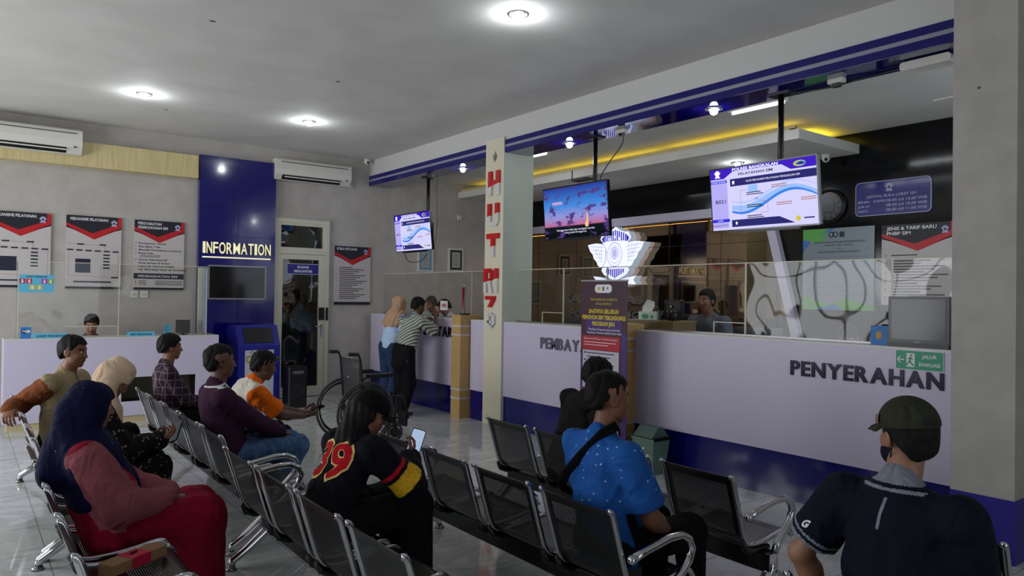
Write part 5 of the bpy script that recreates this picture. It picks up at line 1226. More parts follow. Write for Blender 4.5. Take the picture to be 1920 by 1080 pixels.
# --- man in the blue shirt with a strap bag (third row) -------------------------------------------------
def dots_mat():
    m = mat('blue_dotted_cotton', (30, 90, 168), .85, spec=.2); b = m.node_tree.nodes['Principled BSDF']
    t = N(m, 'ShaderNodeTexCoord'); v = N(m, 'ShaderNodeTexVoronoi'); v.inputs['Scale'].default_value = 24; v.inputs['Randomness'].default_value = .6
    L(m, t.outputs['Object'], v.inputs['Vector']); wrinkle(m); r = ramp(m, v.outputs['Distance'], [(.10, (150, 186, 220)), (.15, (34, 92, 170))])
    r.color_ramp.interpolation = 'LINEAR'; L(m, r.outputs[0], b.inputs['Base Color']); return m
p, c = person('man in a blue dotted short-sleeved shirt with a black strap across his back', (2.34, 2.43, 0), 0, P=(.09, 0, SEATZ), lean=-6, twist=-4, head=(-22, 8, 0), hl=(.30, -.02, .52), hr=(.34, -.14, .50), el=(-.2, .5, -1), er=(-.1, -.5, -1),
              s=1.05, shirt=dots_mat(), sleeve=.80, pants=BLKT, belly=.035, fat=.012, loose=.008, skin=SKIN, hair_kw=dict(back=-.07))
m_ = MB()
pts = [c['N']+V(.07, -.055, .0), c['N']+V(.02, -.085, .035), c['N']+V(-.055, -.075, .01), c['N']+V(-.112, .0, -.09), c['N']+V(-.125, .09, -.19), c['N']+V(-.10, .155, -.26), c['N']+V(-.04, .19, -.31), c['N']+V(.05, .175, -.35)]
m_.tube(pts, .024, BLKT, 10, flat=.22, fn=(-1, 0, .3)); m_.build('bag_strap', p)

# --- man in the black hooded jacket (front row) ----------------------------------------------------------
JK = fabric('dark_brown_jacket', (24, 19, 20))
p, c = person('man in a dark hooded jacket leaning forward before the roll-up banner', (3.25, 3.66, 0), -6, P=(0, 0, SEATZ), lean=13, side=12, head=(-12, 22, 8), hl=(.42, .10, .55), hr=(.42, -.10, .55), s=1.02, shirt=JK, sleeve=2, pants=BLKT, belly=.02, loose=.014, fold=.006)
v = Vol(.008, .03); nn = c['N']; v.ecap(nn+V(-.06, .10, -.04), nn+V(-.06, -.10, -.04), (.05, .04), (.05, .04), (0, 0, 1)); v.ell(nn+V(-.085, 0, -.06), (.05, .11, .06)); Pq, Qq = v.mesh(disp=folds(.006, 5, 25)); skin_object('hood', [(Pq, Qq, 0)], [JK], p)

# --- woman in the 39 jersey ------------------------------------------------------------------------------
JR = fabric('navy_black_jersey', (14, 14, 22)); JY = fabric('jersey_yellow', (206, 160, 34)); JRD = fabric('jersey_red', (176, 18, 34)); JCR = fabric('jersey_cream', (222, 190, 120))
def jersey(ce, c):
    m = np.zeros(len(ce), int)
    for S_, E_ in ((c['SR'], c['ER']), (c['SL'], c['EL'])):
        d = E_-S_; ln = np.linalg.norm(d); d = d/ln; q = (ce-S_)@d; rad = np.linalg.norm(ce-S_-q[:, None]*d, axis=1); on = rad < .095
        m = np.where(on & (q > ln*.66) & (q < ln*.97), 1, m); m = np.where(on & (q > ln*.50) & (q < ln*.58), 2, m)
    return m
p, c = person('woman in a black cap and dark jersey numbered 39, looking at her phone', (1.44, 3.44, 0), 3, P=(0, 0, SEATZ+.005), lean=28, side=-2, twist=8, head=(-28, 24, 0), hl=(.40, .10, .40), hr=(.50, -.02, .70), er=(.1, -1.0, -.9), el=(0, .6, -1),
              knees=((.48, .10, .03), (.48, -.12, .03)), s=.95, shirt=JR, shirt_mats=[JR, JY, JRD], paint=jersey, sleeve=2, pants=BLKT, loose=.028, fold=.005, female=True, hide_hair=True, headup=-.01, hand_kw=dict(R=dict(fwd=V(.5, .1, .8), palm=V(-.8, .3, .2), curl=(20, 35, 30))), res=.009)
cap_hat(p, c, fabric('black_cap_cloth', (12, 12, 14)), 'cap', 6)
s_ = c['s']; v = Vol(.006, .02); W_ = lambda q: c['Hm']@(V(*q)*s_)+c['HC']; nn = c['N']
v.ell(W_((-.03, 0, -.0)), (.092, .085, .10)); v.cap(W_((-.06, 0, -.03)), nn+V(-.075, .0, -.02), .075, .06); v.ecap(nn+V(-.075, .0, -.02), nn+V(-.125, .03, -.15), (.10, .04), (.07, .03), (0, 1, 0)); v.ecap(nn+V(-.125, .03, -.15), nn+V(-.13, .07, -.24), (.06, .022), (.02, .012), (0, 1, 0))
v.ell(W_((.09, 0, -.03)), (.075, .06, .11), k=.02, op='sub')
hm_ = c['Hm']; hc_ = c['HC']
Pq, Qq = v.mesh(disp=lambda G: .004*np.sin(G@V(95, 120, 8)+2*np.sin(G[..., 2]*25))+.003*np.sin(G@V(-150, 90, 12)), clip=lambda G: ((G-hc_)@hm_)[..., 2]-.045)
skin_object('long_hair', [(Pq, Qq, 0)], [noise_mat('dark_brown_hair', (14, 10, 9), (26, 18, 15), 60, .6, stretch=(1, 1, .2), spec=.25)], p)
b_ = MB(); q = W_((-.118, 0, .045)); b_.box(q[0]-.006, q[0]+.004, q[1]-.02, q[1]+.02, q[2]-.014, q[2]+.006, CHROME); b_.build('cap_buckle', p)
# number 39 laid on the back of the jersey
from mathutils.bvhtree import BVHTree
def project_number(p, body='shirt', text='39', org=(0, 0, 0), udir=(0, -1, 0), vdir=(0, 0, 1), h=.2, w=.2, m=None, name='number', off=.004, bold=0, toward=(1, 0, 0), n=0):
    sh = [o for o in children(p) if o.name.split('.')[0] == body][0]; me = sh.data
    bv = BVHTree.FromPolygons([v.co.copy() for v in me.vertices], [tuple(f.vertices) for f in me.polygons])
    vs, fs, wd = glyphs(text, bold)
    # refine so that it follows the cloth
    bm = bmesh_from(vs, fs, 3 if n == 0 else n); out = []
    for a, b2 in bm[0]:
        q = Vector(org)+Vector(udir)*((a/wd-.5)*w)+Vector(vdir)*(b2/.73*h-h/2); hit = bv.ray_cast(q-Vector(toward)*.5, Vector(toward))
        out.append(tuple(hit[0]-Vector(toward)*off) if hit[0] is not None else tuple(q))
    m_ = MB(); m_.add(out, bm[1], m); return m_.build(name, p)
def bmesh_from(vs, fs, cuts):
    import bmesh
    bm = bmesh.new(); vv = [bm.verts.new((a, b2, 0)) for a, b2 in vs]
    for f in fs:
        try: bm.faces.new([vv[i] for i in f])
        except ValueError: pass
    bmesh.ops.triangulate(bm, faces=bm.faces[:])
    for _ in range(cuts):
        es = [e for e in bm.edges if e.calc_length() > .10]
        if not es: break
        bmesh.ops.subdivide_edges(bm, edges=es, cuts=1); bmesh.ops.triangulate(bm, faces=bm.faces[:])
    bm.verts.index_update(); r = ([(v.co.x, v.co.y) for v in bm.verts], [tuple(v.index for v in f.verts) for f in bm.faces]); bm.free(); return r
ud = -c['sd']; vd = c['u']; og = c['N']-c['u']*.175-c['fd']*.0
project_number(p, text='39', org=og, udir=ud, vdir=vd, h=.20, w=.25, m=JCR, name='number_outline', off=.004, bold=.05, toward=c['fd'])
project_number(p, text='39', org=og, udir=ud, vdir=vd, h=.185, w=.235, m=JRD, name='number', off=.007, bold=.022, toward=c['fd'])
ph = p.matrix_basis if False else None
def world(p, q): return Matrix.Translation(p.location) @ p.rotation_euler.to_matrix().to_4x4() @ Vector(q)
phone('lit phone in the hand of the woman in the 39 jersey', world(p, c['WR']+V(.05, .015, .085)), (R(-28), R(15), R(-38)), (150, 168, 196), .75)

# --- man in the dark polo and olive cap (right foreground) -----------------------------------------------
PO = fabric('navy_polo', (16, 18, 32)); PG = fabric('polo_grey_rib', (120, 124, 134)); 
def polo(ce, c):
    m = np.zeros(len(ce), int); 
    for S_, E_ in ((c['SR'], c['ER']), (c['SL'], c['EL'])):
        d = E_-S_; ln = np.linalg.norm(d); d = d/ln; q = (ce-S_)@d; rad = np.linalg.norm(ce-S_-q[:, None]*d, axis=1); on = rad < .10; e = ln*.72
        m = np.where(on & (q > e-.034) & (q < e-.024), 1, m); m = np.where(on & (q > e-.012), 1, m)
    t = (ce-c['N'])@c['u']; rad = np.linalg.norm(ce-c['N']-t[:, None]*c['u'], axis=1); m = np.where((t > -.004) & (rad < .085), 1, m); m = np.where((t > -.026) & (t < -.016) & (rad < .10), 1, m); return m
p, c = person('man in an olive cap, face mask and dark polo shirt with grey collar', (2.36, 1.085, 0), -3, P=(0, 0, SEATZ+.08), lean=2, side=0, twist=2, headup=.0, head=(62, 4, -4), hl=(.12, .30, .50), hr=(.28, -.14, .50), el=(-.3, .8, -.8), er=(-.2, -.35, -1),
              s=1.0, shirt=PO, shirt_mats=[PO, PG], paint=polo, sleeve=.72, pants=BLKT, loose=.02, fold=.004, hair=noise_mat('salt_black_hair', (10, 10, 10), (26, 25, 24), 70, .7, spec=.2), hair_kw=dict(back=-.085, side=.0, thick=.004), skin=SKIN2, res=.006)
OLV = fabric('olive_cap_cloth', (48, 50, 38)); o = cap_hat(p, c, OLV, 'cap', 2, brim=OLV)
v = Vol(.004, .004); v.ell((-.118, 0, .052), (.010, .030, .017)); Pq, Qq = v.mesh(); skin_object('back_opening', [((Pq*c['s'])@(c['Hm']@rotm(0, 2, 0)).T+c['HC'], Qq, 0)], [mat('shadowed_hair', (12, 11, 11), .8)], o)
m_ = MB()
def onhead(pts, off=0): return [tuple(c['Hm']@rotm(0, 2, 0)@(V(*q)*c['s'])+c['HC']) for q in pts]
ell_y = lambda x, z: .0965*math.sqrt(max(0, 1-((x+.014)/.112)**2-((z-.045)/.098)**2))+.002
G = [(x, ell_y(x, z), z) for x in (.01, .025, .04) for z in (.048, .063, .078)]
m_.add(onhead(G), [(0, 3, 4, 1), (1, 4, 5, 2)], mat('cap_patch_grey', (120, 120, 112), .8)); m_.add(onhead(G), [(3, 6, 7, 4), (4, 7, 8, 5)], mat('cap_patch_red', (150, 34, 34), .8)); m_.build('flag_patch', o)
v = Vol(.0045, .01); hvol = lambda q: q
v.ell((.036, 0, -.062), (.078, .066, .058)); v.ell((.075, 0, -.045), (.045, .035, .04)); Pq, Qq = v.mesh(clip=lambda G: np.maximum(np.maximum(.012-G[..., 0]-.35*np.abs(G[..., 2]+.05), G[..., 2]+.018), -G[..., 2]-.115)); mk = skin_object('face_mask', [((Pq*c['s'])@c['Hm'].T+c['HC'], Qq, 0)], [fabric('navy_mask', (18, 20, 34))], p)
m_ = MB(); 
for y in (1, -1): m_.tube(onhead([(.03, .064*y, -.03), (.0, .080*y, .02), (-.022, .082*y, .024), (-.03, .080*y, -.02), (.01, .068*y, -.075), (.04, .058*y, -.085)]), .0022, M['navy_mask'], 6)
m_.build('ear_loops', mk)
project_number(p, text='G', org=c['SL']+(c['EL']-c['SL'])*.45, udir=(0, -1, 0), vdir=unit(c['SL']-c['EL']), h=.03, w=.028, m=WINK, name='sleeve_logo', off=.003, bold=.05, toward=(1, -.2, 0), n=1)
project_number(p, text='|', org=c['N']-c['u']*.075, udir=(0, -1, .0), vdir=(0, -.12, 1), h=.07, w=.010, m=PG, name='back_print', off=.003, bold=.04, toward=(1, 0, 0), n=1)

def armdist(P, c):
    D = np.full(len(P), 9.)
    for S_, E_, W_ in ((c['SR'], c['ER'], c['WR']), (c['SL'], c['EL'], c['WL'])):
        for a, b2 in ((S_+unit(S_-c['N'])*.035+(E_-S_)*.12, E_), (E_, W_)):
            d = b2-a; tt = np.clip((P-a)@d/(d@d), 0, 1); D = np.minimum(D, np.linalg.norm(P-a-tt[:, None]*d, axis=1))
    return D
# --- second row: woman in purple, man in white and orange, young man in plaid ---------------------------
PUR_ = fabric('purple_knit', (52, 26, 46), (66, 34, 58), 90); WHT = fabric('white_cloth', (196, 194, 192)); ORG = fabric('orange_cloth', (226, 104, 20)); LIN = fabric('cream_shirt_cloth', (206, 198, 184))
def purple(ce, c):
    t = (ce-c['N'])@c['u']; f_ = (ce-c['N'])@c['fd']; return np.where((t > -.012) & (t < -.002), 1, np.where((f_ > .055) & (f_ < .10) & (t > -.14) & (np.abs((ce-c['N'])@c['sd']) < .10), 1, 0))
p, c = person('person in a dark purple knit top and blue jeans with thick short black hair', (1.49, 5.40, 0), 0, P=(.05, 0, SEATZ-.02), lean=-10, head=(-4, 4, 0), hl=(.42, .04, .54), hr=(.44, -.06, .54), knees=((.49, .10, .02), (.49, -.11, .02)), feet=((.33, .12, .075), (.37, -.12, .075)), s=1.03, shirt=PUR_, shirt_mats=[PUR_, WHT], paint=purple, sleeve=2, pants=JEAN, belly=.03, fat=.02, loose=.01, hair_style='short', hair_kw=dict(thick=.016, back=-.085, side=-.0), skin=SKIND, res=.006)
def wo(ce, c):
    q = np.abs((ce-c['N'])@c['sd']); t = (ce-c['N'])@c['u']; f_ = (ce-c['N'])@c['fd']; return np.where((armdist(ce, c) < .088) | (t > -.01), 1, 0)
p, c = person('man in a white and orange polo shirt leaning forward over his phone', (1.65, 5.87, 0), -4, P=(0, 0, SEATZ), lean=28, head=(-2, 16, 0), hl=(.62, .02, .60), hr=(.62, -.05, .58), el=(0, .5, -1), er=(0, -.4, -1), s=1.0, shirt=LIN, shirt_mats=[LIN, ORG], paint=wo, sleeve=.85, pants=BLKT, belly=.03, fat=.01, loose=.012, skin=SKIND, hand_kw=dict(fwd=V(1, 0, .25), palm=V(0, 0, 1), curl=(35, 40, 30)), hair=HAIR)
m_ = MB(); m_.tube([tuple(c['Hm']@V(*q)+c['HC']) for q in ((.03, -.082, .05), (.09, -.06, .085), (.105, 0, .095), (.09, .06, .085), (.03, .082, .05))], .005, mat('dark_sunglasses', (16, 20, 40), .08), 8, flat=1.6); m_.build('sunglasses', p)
phone('dark phone held out by the man in the white and orange shirt', world(p, (c['WR']+c['WL'])/2+V(.105, 0, .03)), (R(-70), 0, R(-85)), (20, 24, 30), .2)
def plaid():
    m = mat('plaid_cotton', (52, 34, 48), .85, spec=.2); b = m.node_tree.nodes['Principled BSDF']; t = N(m, 'ShaderNodeTexCoord'); s = N(m, 'ShaderNodeSeparateXYZ'); L(m, t.outputs['Object'], s.inputs[0]); acc = None
    for o_, k_, w_ in (('X', 16, .12), ('Y', 16, .12), ('Z', 15, .11), ('Z', 7.5, .07)):
        a = N(m, 'ShaderNodeMath', operation='MULTIPLY'); a.inputs[1].default_value = k_; L(m, s.outputs[o_], a.inputs[0]); f = N(m, 'ShaderNodeMath', operation='FRACT'); L(m, a.outputs[0], f.inputs[0]); g = N(m, 'ShaderNodeMath', operation='LESS_THAN'); g.inputs[1].default_value = w_; L(m, f.outputs[0], g.inputs[0])
        if acc is None: acc = g
        else: h = N(m, 'ShaderNodeMath', operation='ADD'); L(m, acc.outputs[0], h.inputs[0]); L(m, g.outputs[0], h.inputs[1]); acc = h
    r = ramp(m, acc.outputs[0], [(0, (44, 36, 50)), (.5, (96, 72, 82)), (1, (112, 88, 92))]); L(m, r.outputs[0], b.inputs['Base Color']); return m
p, c = person('young man in a plaid shirt sitting at the far end of the second row', (1.45, 7.10, 0), 0, P=(.07, 0, SEATZ), lean=-5, head=(0, 4, 0), hl=(.36, .04, .54), hr=(.38, -.04, .56), s=.98, shirt=wrinkle(plaid()), sleeve=1.9, pants=BLKT, skin=SKIN, loose=.006, hair_kw=dict(thick=.018, back=-.06))

# --- first row: man in vest, two women in headscarves ----------------------------------------------------
VST = fabric('beige_vest', (150, 134, 104)); RUST = fabric('rust_sleeve', (112, 62, 34))
def vest(ce, c):
    q = np.abs((ce-c['N'])@c['sd']); t = (ce-c['N'])@c['u']; f_ = (ce-c['N'])@c['fd']; m = np.where(armdist(ce, c) < .086, 1, 0); return np.where((f_ > .03) & (np.abs((ce-c['N'])@c['sd']) < .008), 2, m)
p, c = person('man in a beige vest with rust-brown sleeves, arm over the bench back', (.62, 6.50, 0), -38, P=(0, 0, SEATZ), lean=4, head=(2, 8, 0), hl=(.28, .10, .55), hr=(-.10, -.40, .74), er=(-1, -.2, -.75), knees=((.40, .22, 0), (.42, .02, 0)), s=1.05, shirt=VST, shirt_mats=[VST, RUST, mat('button_brown', (70, 50, 34), .5)], paint=vest, sleeve=2, pants=BLKT, loose=.014, fat=.008, skin=SKIN, hand_kw=dict(R=dict(fwd=V(.2, -.5, -.6), palm=V(.2, .2, -1))))
def floral():
    m = mat('black_floral_cloth', (16, 14, 16), .85, spec=.15); b = m.node_tree.nodes['Principled BSDF']; t = N(m, 'ShaderNodeTexCoord'); v = N(m, 'ShaderNodeTexVoronoi'); v.inputs['Scale'].default_value = 34; L(m, t.outputs['Object'], v.inputs['Vector'])
    r = ramp(m, v.outputs['Distance'], [(.0, (170, 140, 120)), (.22, (120, 92, 84)), (.30, (17, 15, 17))]); L(m, r.outputs[0], b.inputs['Base Color']); return m
FLO = wrinkle(floral())
p, c = person('woman in a cream headscarf and black floral dress bent over her phone', (.60, 5.30, 0), -2, P=(0, 0, SEATZ-.03), lean=16, head=(-5, 48, 0), hl=(.42, .05, .58), hr=(.46, -.06, .60), knees=((.44, .10, .02), (.44, -.11, .02)), feet=((.40, .10, .075), (.44, -.12, .075)), s=1.0, shirt=FLO, sleeve=2, pants=FLO, loose=.022, female=True, hide_hair=True, neckfwd=.03, hand_kw=dict(fwd=V(.8, 0, .5), palm=V(-.4, 0, .8)))
CRH = fabric('cream_scarf', (206, 176, 146), (214, 186, 158), 14)
hijab(p, c, CRH, length=.20, fold=.010, back=.10, open_=True, seed=9, front=.20)
phone('phone with a dim screen in the hands of the woman in the cream headscarf', world(p, c['WR']+V(.11, .03, .05)), (R(-35), R(-20), R(-60)), (90, 100, 100), .3)
MAR_ = fabric('crimson_cloth', (124, 6, 34), (136, 10, 42), 30); ROS = fabric('dusty_rose_cloth', (136, 74, 80), (146, 82, 88), 24)
def rose(ce, c):
    m = np.zeros(len(ce), int)
    for S_, E_, W_ in ((c['SR'], c['ER'], c['WR']), (c['SL'], c['EL'], c['WL'])):
        for a, b2, r0 in ((S_+(S_-E_)*.15, E_, .125), (E_, W_, .12)):
            d = b2-a; ln = np.linalg.norm(d); d = d/ln; q = (ce-a)@d; rad = np.linalg.norm(ce-a-q[:, None]*d, axis=1); m = np.where((rad < r0) & (q > -.02) & (q < ln+.06), 1, m)
    return m
p, c = person('woman in a navy headscarf and crimson dress with dusty rose sleeves, nearest on the left', (.475, 4.10, 0), -4, P=(.12, 0, SEATZ-.05), lean=-13, head=(4, 8, 0), hl=(.40, -.01, .54), hr=(.36, -.06, .52), el=(0, .6, -1), er=(-.1, -.7, -1), knees=((.43, .10, .03), (.43, -.10, .03)), feet=((.52, .08, .06), (.52, -.08, .06)), s=.97, shirt=MAR_, shirt_mats=[MAR_, ROS], paint=rose, sleeve=1.93, pants=None, loose=.032, belly=.055, fat=.02, female=True, hide_hair=True, res=.009, hand_kw=dict(fwd=V(.8, .3, -.2), curl=(45, 50, 30)))
t = Vol(.010, .06)
for sg, K_, A_ in ((1, c['KL'], c['AL']), (-1, c['KR'], c['AR'])):
    t.cap(c['P']+V(.02, .07*sg, -.0), K_+V(.01, 0, -.005), .11, .10); t.cap(K_, A_+V(.0, 0, .05), .105, .13)
t.ecap(c['P']+V(.02, 0, .02), c['P']+V(0, 0, .15), (.18, .12), (.165, .125), (0, 1, 0)); t.cap(c['P']+V(.1, 0, -.0), c['P']+V(.40, 0, .0), .12, .11); t.cap(c['P']+V(.45, 0, -.03), c['P']+V(.43, 0, -.30), .11, .13)
Pq, Qq = t.mesh(disp=folds(.006, 8, 34, .4), clip=lambda G: .06-G[..., 2]); skin_object('skirt', [(Pq, Qq, 0)], [MAR_], p)
def navy_h():
    m = mat('navy_sparkle_scarf', (8, 12, 48), .8, spec=.15); b = m.node_tree.nodes['Principled BSDF']; t = N(m, 'ShaderNodeTexCoord'); v = N(m, 'ShaderNodeTexVoronoi'); v.inputs['Scale'].default_value = 16; L(m, t.outputs['Object'], v.inputs['Vector'])
    r = ramp(m, v.outputs['Distance'], [(.0, (230, 230, 240)), (.035, (200, 205, 230)), (.045, (9, 14, 50))]); L(m, r.outputs[0], b.inputs['Base Color']); return m
hijab(p, c, wrinkle(navy_h()), length=.30, fold=.007, back=.045, seed=5, wide=.012, front=.28, pts=[(c['N']+V(.08, 0, -.12), c['N']+V(.27, .03, -.36), .10, .045), (c['HC']+V(-.05, 0, .0), c['N']+V(-.09, 0, -.16), .095, .10)])

# --- the two visitors standing at the far counter --------------------------------------------------------
LBL = fabric('pale_blue_cloth', (166, 186, 214)); TAN = fabric('tan_scarf', (176, 140, 112), (188, 152, 124), 14)
p, c = person('standing woman in a tan headscarf, pale blue top and jeans at the far counter', (4.72, 8.98, 0), 12, P=(0, 0, .86), lean=14, head=(-8, 6, 0), hl=(.34, .05, 1.08), hr=(.30, -.08, 1.05), seated=False, s=.95, shirt=LBL, sleeve=2, pants=JEAN2, loose=.018, hem=-.05, female=True, hide_hair=True, feet=((.0, .10, .075), (-.05, -.10, .075)))
hijab(p, c, TAN, length=.16, back=.05, seed=2, fold=.006, front=.12, res=.008, pts=[(c['N']+V(-.06, .05, -.05), c['N']+V(-.13, .08, -.45), .05, .03)])
def stripes():
    m = mat('striped_batik_cloth', (190, 190, 176), .85, spec=.15); b = m.node_tree.nodes['Principled BSDF']; t = N(m, 'ShaderNodeTexCoord'); mp = N(m, 'ShaderNodeMapping'); mp.inputs['Rotation'].default_value = (R(32), 0, 0); L(m, t.outputs['Object'], mp.inputs[0]); s = N(m, 'ShaderNodeSeparateXYZ'); L(m, mp.outputs[0], s.inputs[0])
    a = N(m, 'ShaderNodeMath', operation='MULTIPLY'); a.inputs[1].default_value = 26; L(m, s.outputs['Z'], a.inputs[0]); f = N(m, 'ShaderNodeMath', operation='FRACT'); L(m, a.outputs[0], f.inputs[0])
    r = ramp(m, f.outputs[0], [(.0, (178, 182, 168)), (.55, (178, 182, 168)), (.62, (54, 66, 70)), (.9, (54, 66, 70)), (.98, (178, 182, 168))]); L(m, r.outputs[0], b.inputs['Base Color']); return m
BAT = noise_mat('batik_blue_patch', (70, 120, 150), (120, 90, 90), 50, .85, lo=.45, hi=.55)
def bat(ce, c): t = (ce-c['N'])@c['u']; q = (ce-c['N'])@c['sd']; return np.where((t > -.07) & (q > -.02), 1, np.where((t < -.50) & (q < -.05), 1, 0))
p, c = person('standing man in a diagonally striped shirt leaning on the far counter', (4.66, 8.46, 0), 10, P=(0, 0, .84), lean=20, head=(-8, 18, 0), hl=(.42, .10, 1.25), hr=(.46, -.10, 1.28), er=(.2, -.4, -1), seated=False, s=1.0, shirt=wrinkle(stripes()), shirt_mats=[M['striped_batik_cloth'], BAT], paint=bat, sleeve=.85, pants=BLKT, loose=.02, hem=-.17, skin=SKIND, feet=((.02, .12, .075), (-.10, -.10, .075)), hand_kw=dict(R=dict(fwd=V(.3, 0, 1), palm=V(.5, .5, 0))))

# --- officers behind the counters ------------------------------------------------------------------------
WSH = fabric('white_uniform_cloth', (178, 182, 190)); GSH = fabric('grey_uniform_cloth', (92, 96, 104)); BLS = fabric('sky_blue_cloth', (90, 160, 200))
person('officer with glasses in a white shirt bending over the far counter desk, left one', (6.24, 10.06, 0), 200, P=(0, 0, .86), lean=26, head=(-6, 24, 0), seated=False, s=1.02, shirt=WSH, sleeve=.8, pants=NAVYT, loose=.014, skin=SKIN, hl=(.42, .10, 1.0), hr=(.42, -.10, 1.0), hair=GHAIR)
person('officer in a white shirt bowing behind the OPEN card', (6.12, 9.24, 0), 150, P=(0, 0, .84), lean=28, head=(10, 34, 0), seated=False, s=1.0, shirt=WSH, shirt_mats=[WSH, BLS], paint=lambda ce, c: np.where(((ce-c['N'])@c['fd'] > .02) & (((ce-c['N'])@c['sd']) > .02), 1, 0), sleeve=.8, pants=NAVYT, loose=.014, skin=SKIN, hl=(.42, .10, 1.0), hr=(.42, -.10, 1.0))
p, c = person('young officer looking down behind the left information counter', (1.30, 10.46, 0), -90, P=(0, 0, .54), lean=12, head=(-10, 26, 0), s=1.0, shirt=fabric('dark_grey_tshirt', (70, 70, 80)), sleeve=.8, pants=NAVYT, skin=SKIN2, hl=(.28, .1, .76), hr=(.28, -.1, .76), knees=((.34, .12, -.02), (.34, -.12, -.02)), hair_kw=dict(thick=.018))
person('officer in a grey uniform behind the right acrylic screen beside the hatch', (6.50, 4.95, 0), 185, P=(0, 0, .90), lean=6, head=(0, 6, 0), seated=False, s=1.05, shirt=GSH, sleeve=1.9, pants=NAVYT, loose=.014, skin=SKIN, hl=(.28, .12, .95), hr=(.28, -.12, .95), feet=((0, .1, .075), (0, -.1, .075)))
person('person in dark clothes hunched low behind the right end of the acrylic screen', (6.45, 3.25, 0), 178, P=(0, 0, .66), lean=24, head=(20, 35, 0), s=1.05, shirt=BLKT, sleeve=.8, pants=BLKT, loose=.016, skin=SKIN, hl=(.40, .22, .77), hr=(.40, -.18, .77), knees=((.38, .12, .0), (.38, -.12, .0)))

# ================================================================== wheelchair
r = thing('wheelchair', 'empty black folding wheelchair with spoked wheels beside the far counter', 'wheelchair', (3.39, 7.22, 0), 3); r.scale = (1.12, 1.12, 1.12)
TYR = mat('grey_tyre', (60, 60, 62), .7); HOOP = mat('dark_hub', (34, 34, 36), .4); SP2 = mat('spoke', (130, 130, 132), .35, 1); VIN = mat('dark_grey_vinyl', (44, 48, 50), .5)
RW = .285
for y in (.22, -.22):
    m_ = MB(); m_.tube([(RW*math.cos(t), y, RW+.012+RW*math.sin(t)) for t in [2*PI*i/40 for i in range(40)]], .014, TYR, 8, closed=True); wl = m_.build('rear_wheel', r)
    m_ = MB(); m_.tube([(.255*math.cos(t), y, RW+.012+.255*math.sin(t)) for t in [2*PI*i/40 for i in range(40)]], .008, HOOP, 6, closed=True); m_.tube([(.238*math.cos(t), y+.035*np.sign(y), RW+.012+.238*math.sin(t)) for t in [2*PI*i/40 for i in range(40)]], .009, BLKM, 6, closed=True); m_.build('hand_rim', wl)
    m_ = MB(); m_.cyl((0, y-.03, RW+.012), (0, y+.03, RW+.012), .022, HOOP, 14)
    for i in range(28):
        t = 2*PI*i/28; t2 = t+(.5 if i % 2 else -.5); m_.tube([(.02*math.cos(t2), y+(.02 if i % 2 else -.02), RW+.012+.02*math.sin(t2)), (.25*math.cos(t), y, RW+.012+.25*math.sin(t))], .0012, SP2, 4)
    m_.build('spokes', wl)
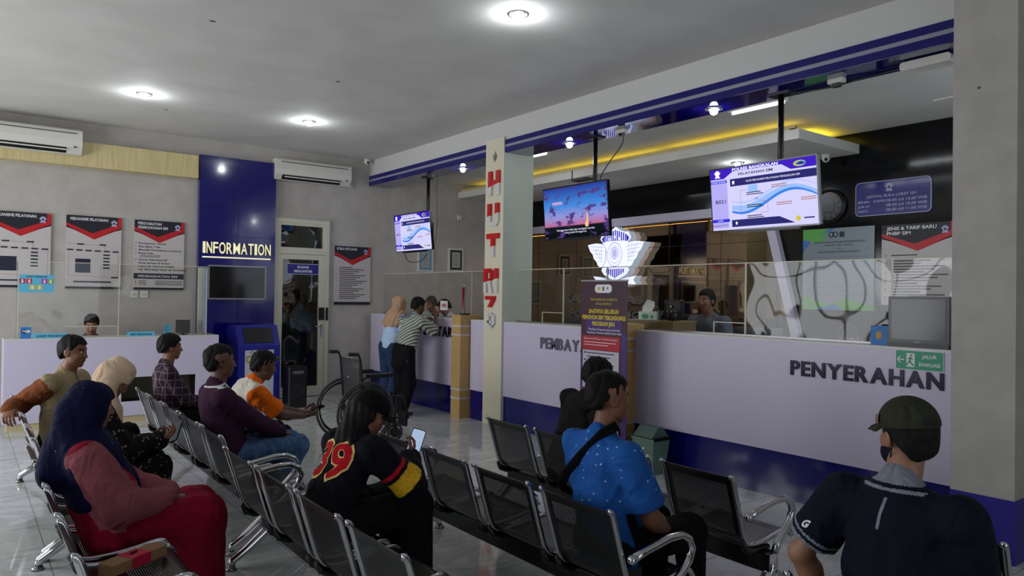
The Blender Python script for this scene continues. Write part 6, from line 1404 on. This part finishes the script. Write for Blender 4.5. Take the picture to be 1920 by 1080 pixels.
for y in (.20, -.20):
    m_ = MB(); m_.tube([(.0, y, .20), (-.02, y, .45), (-.055, y, .80), (-.075, y, .845), (-.17, y, .855)], .012, BLKM); m_.tube([(.0, y, .22), (.36, y, .22)], .011, BLKM); m_.tube([(-.02, y, .43), (.36, y, .44), (.42, y, .42), (.48, y, .20)], .011, BLKM); m_.tube([(.33, y, .44), (.33, y, .12)], .012, BLKM); m_.build('side_frame', r)
    m_ = MB(); m_.tube([(-.07, y, .85), (-.10, y, .852), (-.115, y, .853), (-.175, y, .855)], [.013, .018, .017, .018], BLKP); m_.build('handle', r)
    m_ = MB(); m_.tube([(-.03, y, .60), (.0, y, .63), (.30, y, .63), (.34, y, .60), (.34, y, .45)], .010, BLKM); m_.build('arm_tube', r)
    m_ = MB(); m_.rbox(.02, .30, y-.028, y+.028, .635, .66, BLKP, .012, axis='y'); m_.build('arm_pad', r)
    m_ = MB(); m_.tube([(.33+.075*math.cos(t), y, .085+.075*math.sin(t)) for t in [2*PI*i/24 for i in range(24)]], .013, TYR, 8, closed=True); m_.cyl((.33, y-.015, .085), (.33, y+.015, .085), .05, HOOP, 16); m_.box(.32, .34, y-.025, y+.025, .085, .20, BLKM); m_.build('caster', r)
    m_ = MB(); m_.box(.43, .57, y*.5-.07, y*.5+.07, .125, .14, BLKP) if False else m_.rbox(.46, .48, y*.55-.075, y*.55+.075, .12, .26, BLKP, .012, axis='x'); m_.build('footplate', r)
    m_ = MB(); m_.tube([(.18, y, .06+.22), (.36, -y, .44)], .010, BLKM); m_.build('cross_brace', r)
    m_ = MB(); m_.tube([(.25, y, .36), (.24, y+.03*np.sign(y), .47)], [.006, .008], STEEL); m_.build('brake_lever', r)
m_ = MB(); g = [( -.02-.035*(z-.43)/.37+(-.025*math.sin(PI*(j/6))), .19-.38*j/6, z) for z in (.40, .50, .60, .70, .80) for j in range(7)]
m_.add(g, [(i*7+j, i*7+j+1, i*7+8+j, i*7+7+j) for i in range(4) for j in range(6)], VIN, True); m_.box(-.062, -.058, .0, .035, .615, .625, WINK); o = m_.build('backrest', r); md = o.modifiers.new('t', 'SOLIDIFY'); md.thickness = .012
m_ = MB(); m_.rbox(.0, .36, -.19, .19, .43, .455, BLKT, .01, axis='y'); m_.build('seat', r)

# --- parcel on the near bench
r = thing('paper_parcel', 'brown paper parcel with a bright red label on the nearest empty seat', 'parcel', (.63, 3.56, .388), 33)
m_ = MB(); m_.rbox(-.15, .15, -.045, .045, 0, .045, noise_mat('kraft_paper', (140, 104, 72), (154, 116, 82), 20, .8), .015, axis='z'); m_.build('wrapping', r); m_ = MB(); m_.box(-.05, .05, -.0465, .0465, -.001, .0465, mat('parcel_red', (190, 20, 60), .6)); m_.build('label', r); m_ = MB(); m_.tube([(-.02, 0, .052), (.02, .005, .052)], .005, BLKP); m_.build('clip', r)

# ------------------------------------------------------------------ shared group phrases for repeats
GP = {'bench': 'steel waiting benches in rows facing the counters', 'poster': 'printed posters on the walls', 'ceiling light': 'lit ceiling lights', 'television': 'televisions', 'counter': 'white service counters', 'screen': 'clear acrylic counter screens', 'person': 'people in the waiting hall',
      'air conditioner': 'wall air conditioners', 'phone': 'smartphones in hands', 'monitor': 'monitors on the counters', 'cable': 'black cables', 'socket': 'sockets', 'switch': 'pair of switches', 'security camera': 'dome cameras', 'name plate': 'light blue name plates', 'post': 'beige wooden posts', 'picture frame': 'framed certificates', 'leaflet': 'small counter leaflets', 'router': 'wireless routers'}
for o in [q for q in bpy.data.objects if q.parent is None and q.get('category') in GP and not q.get('group')]: o['group'] = GP[o['category']]
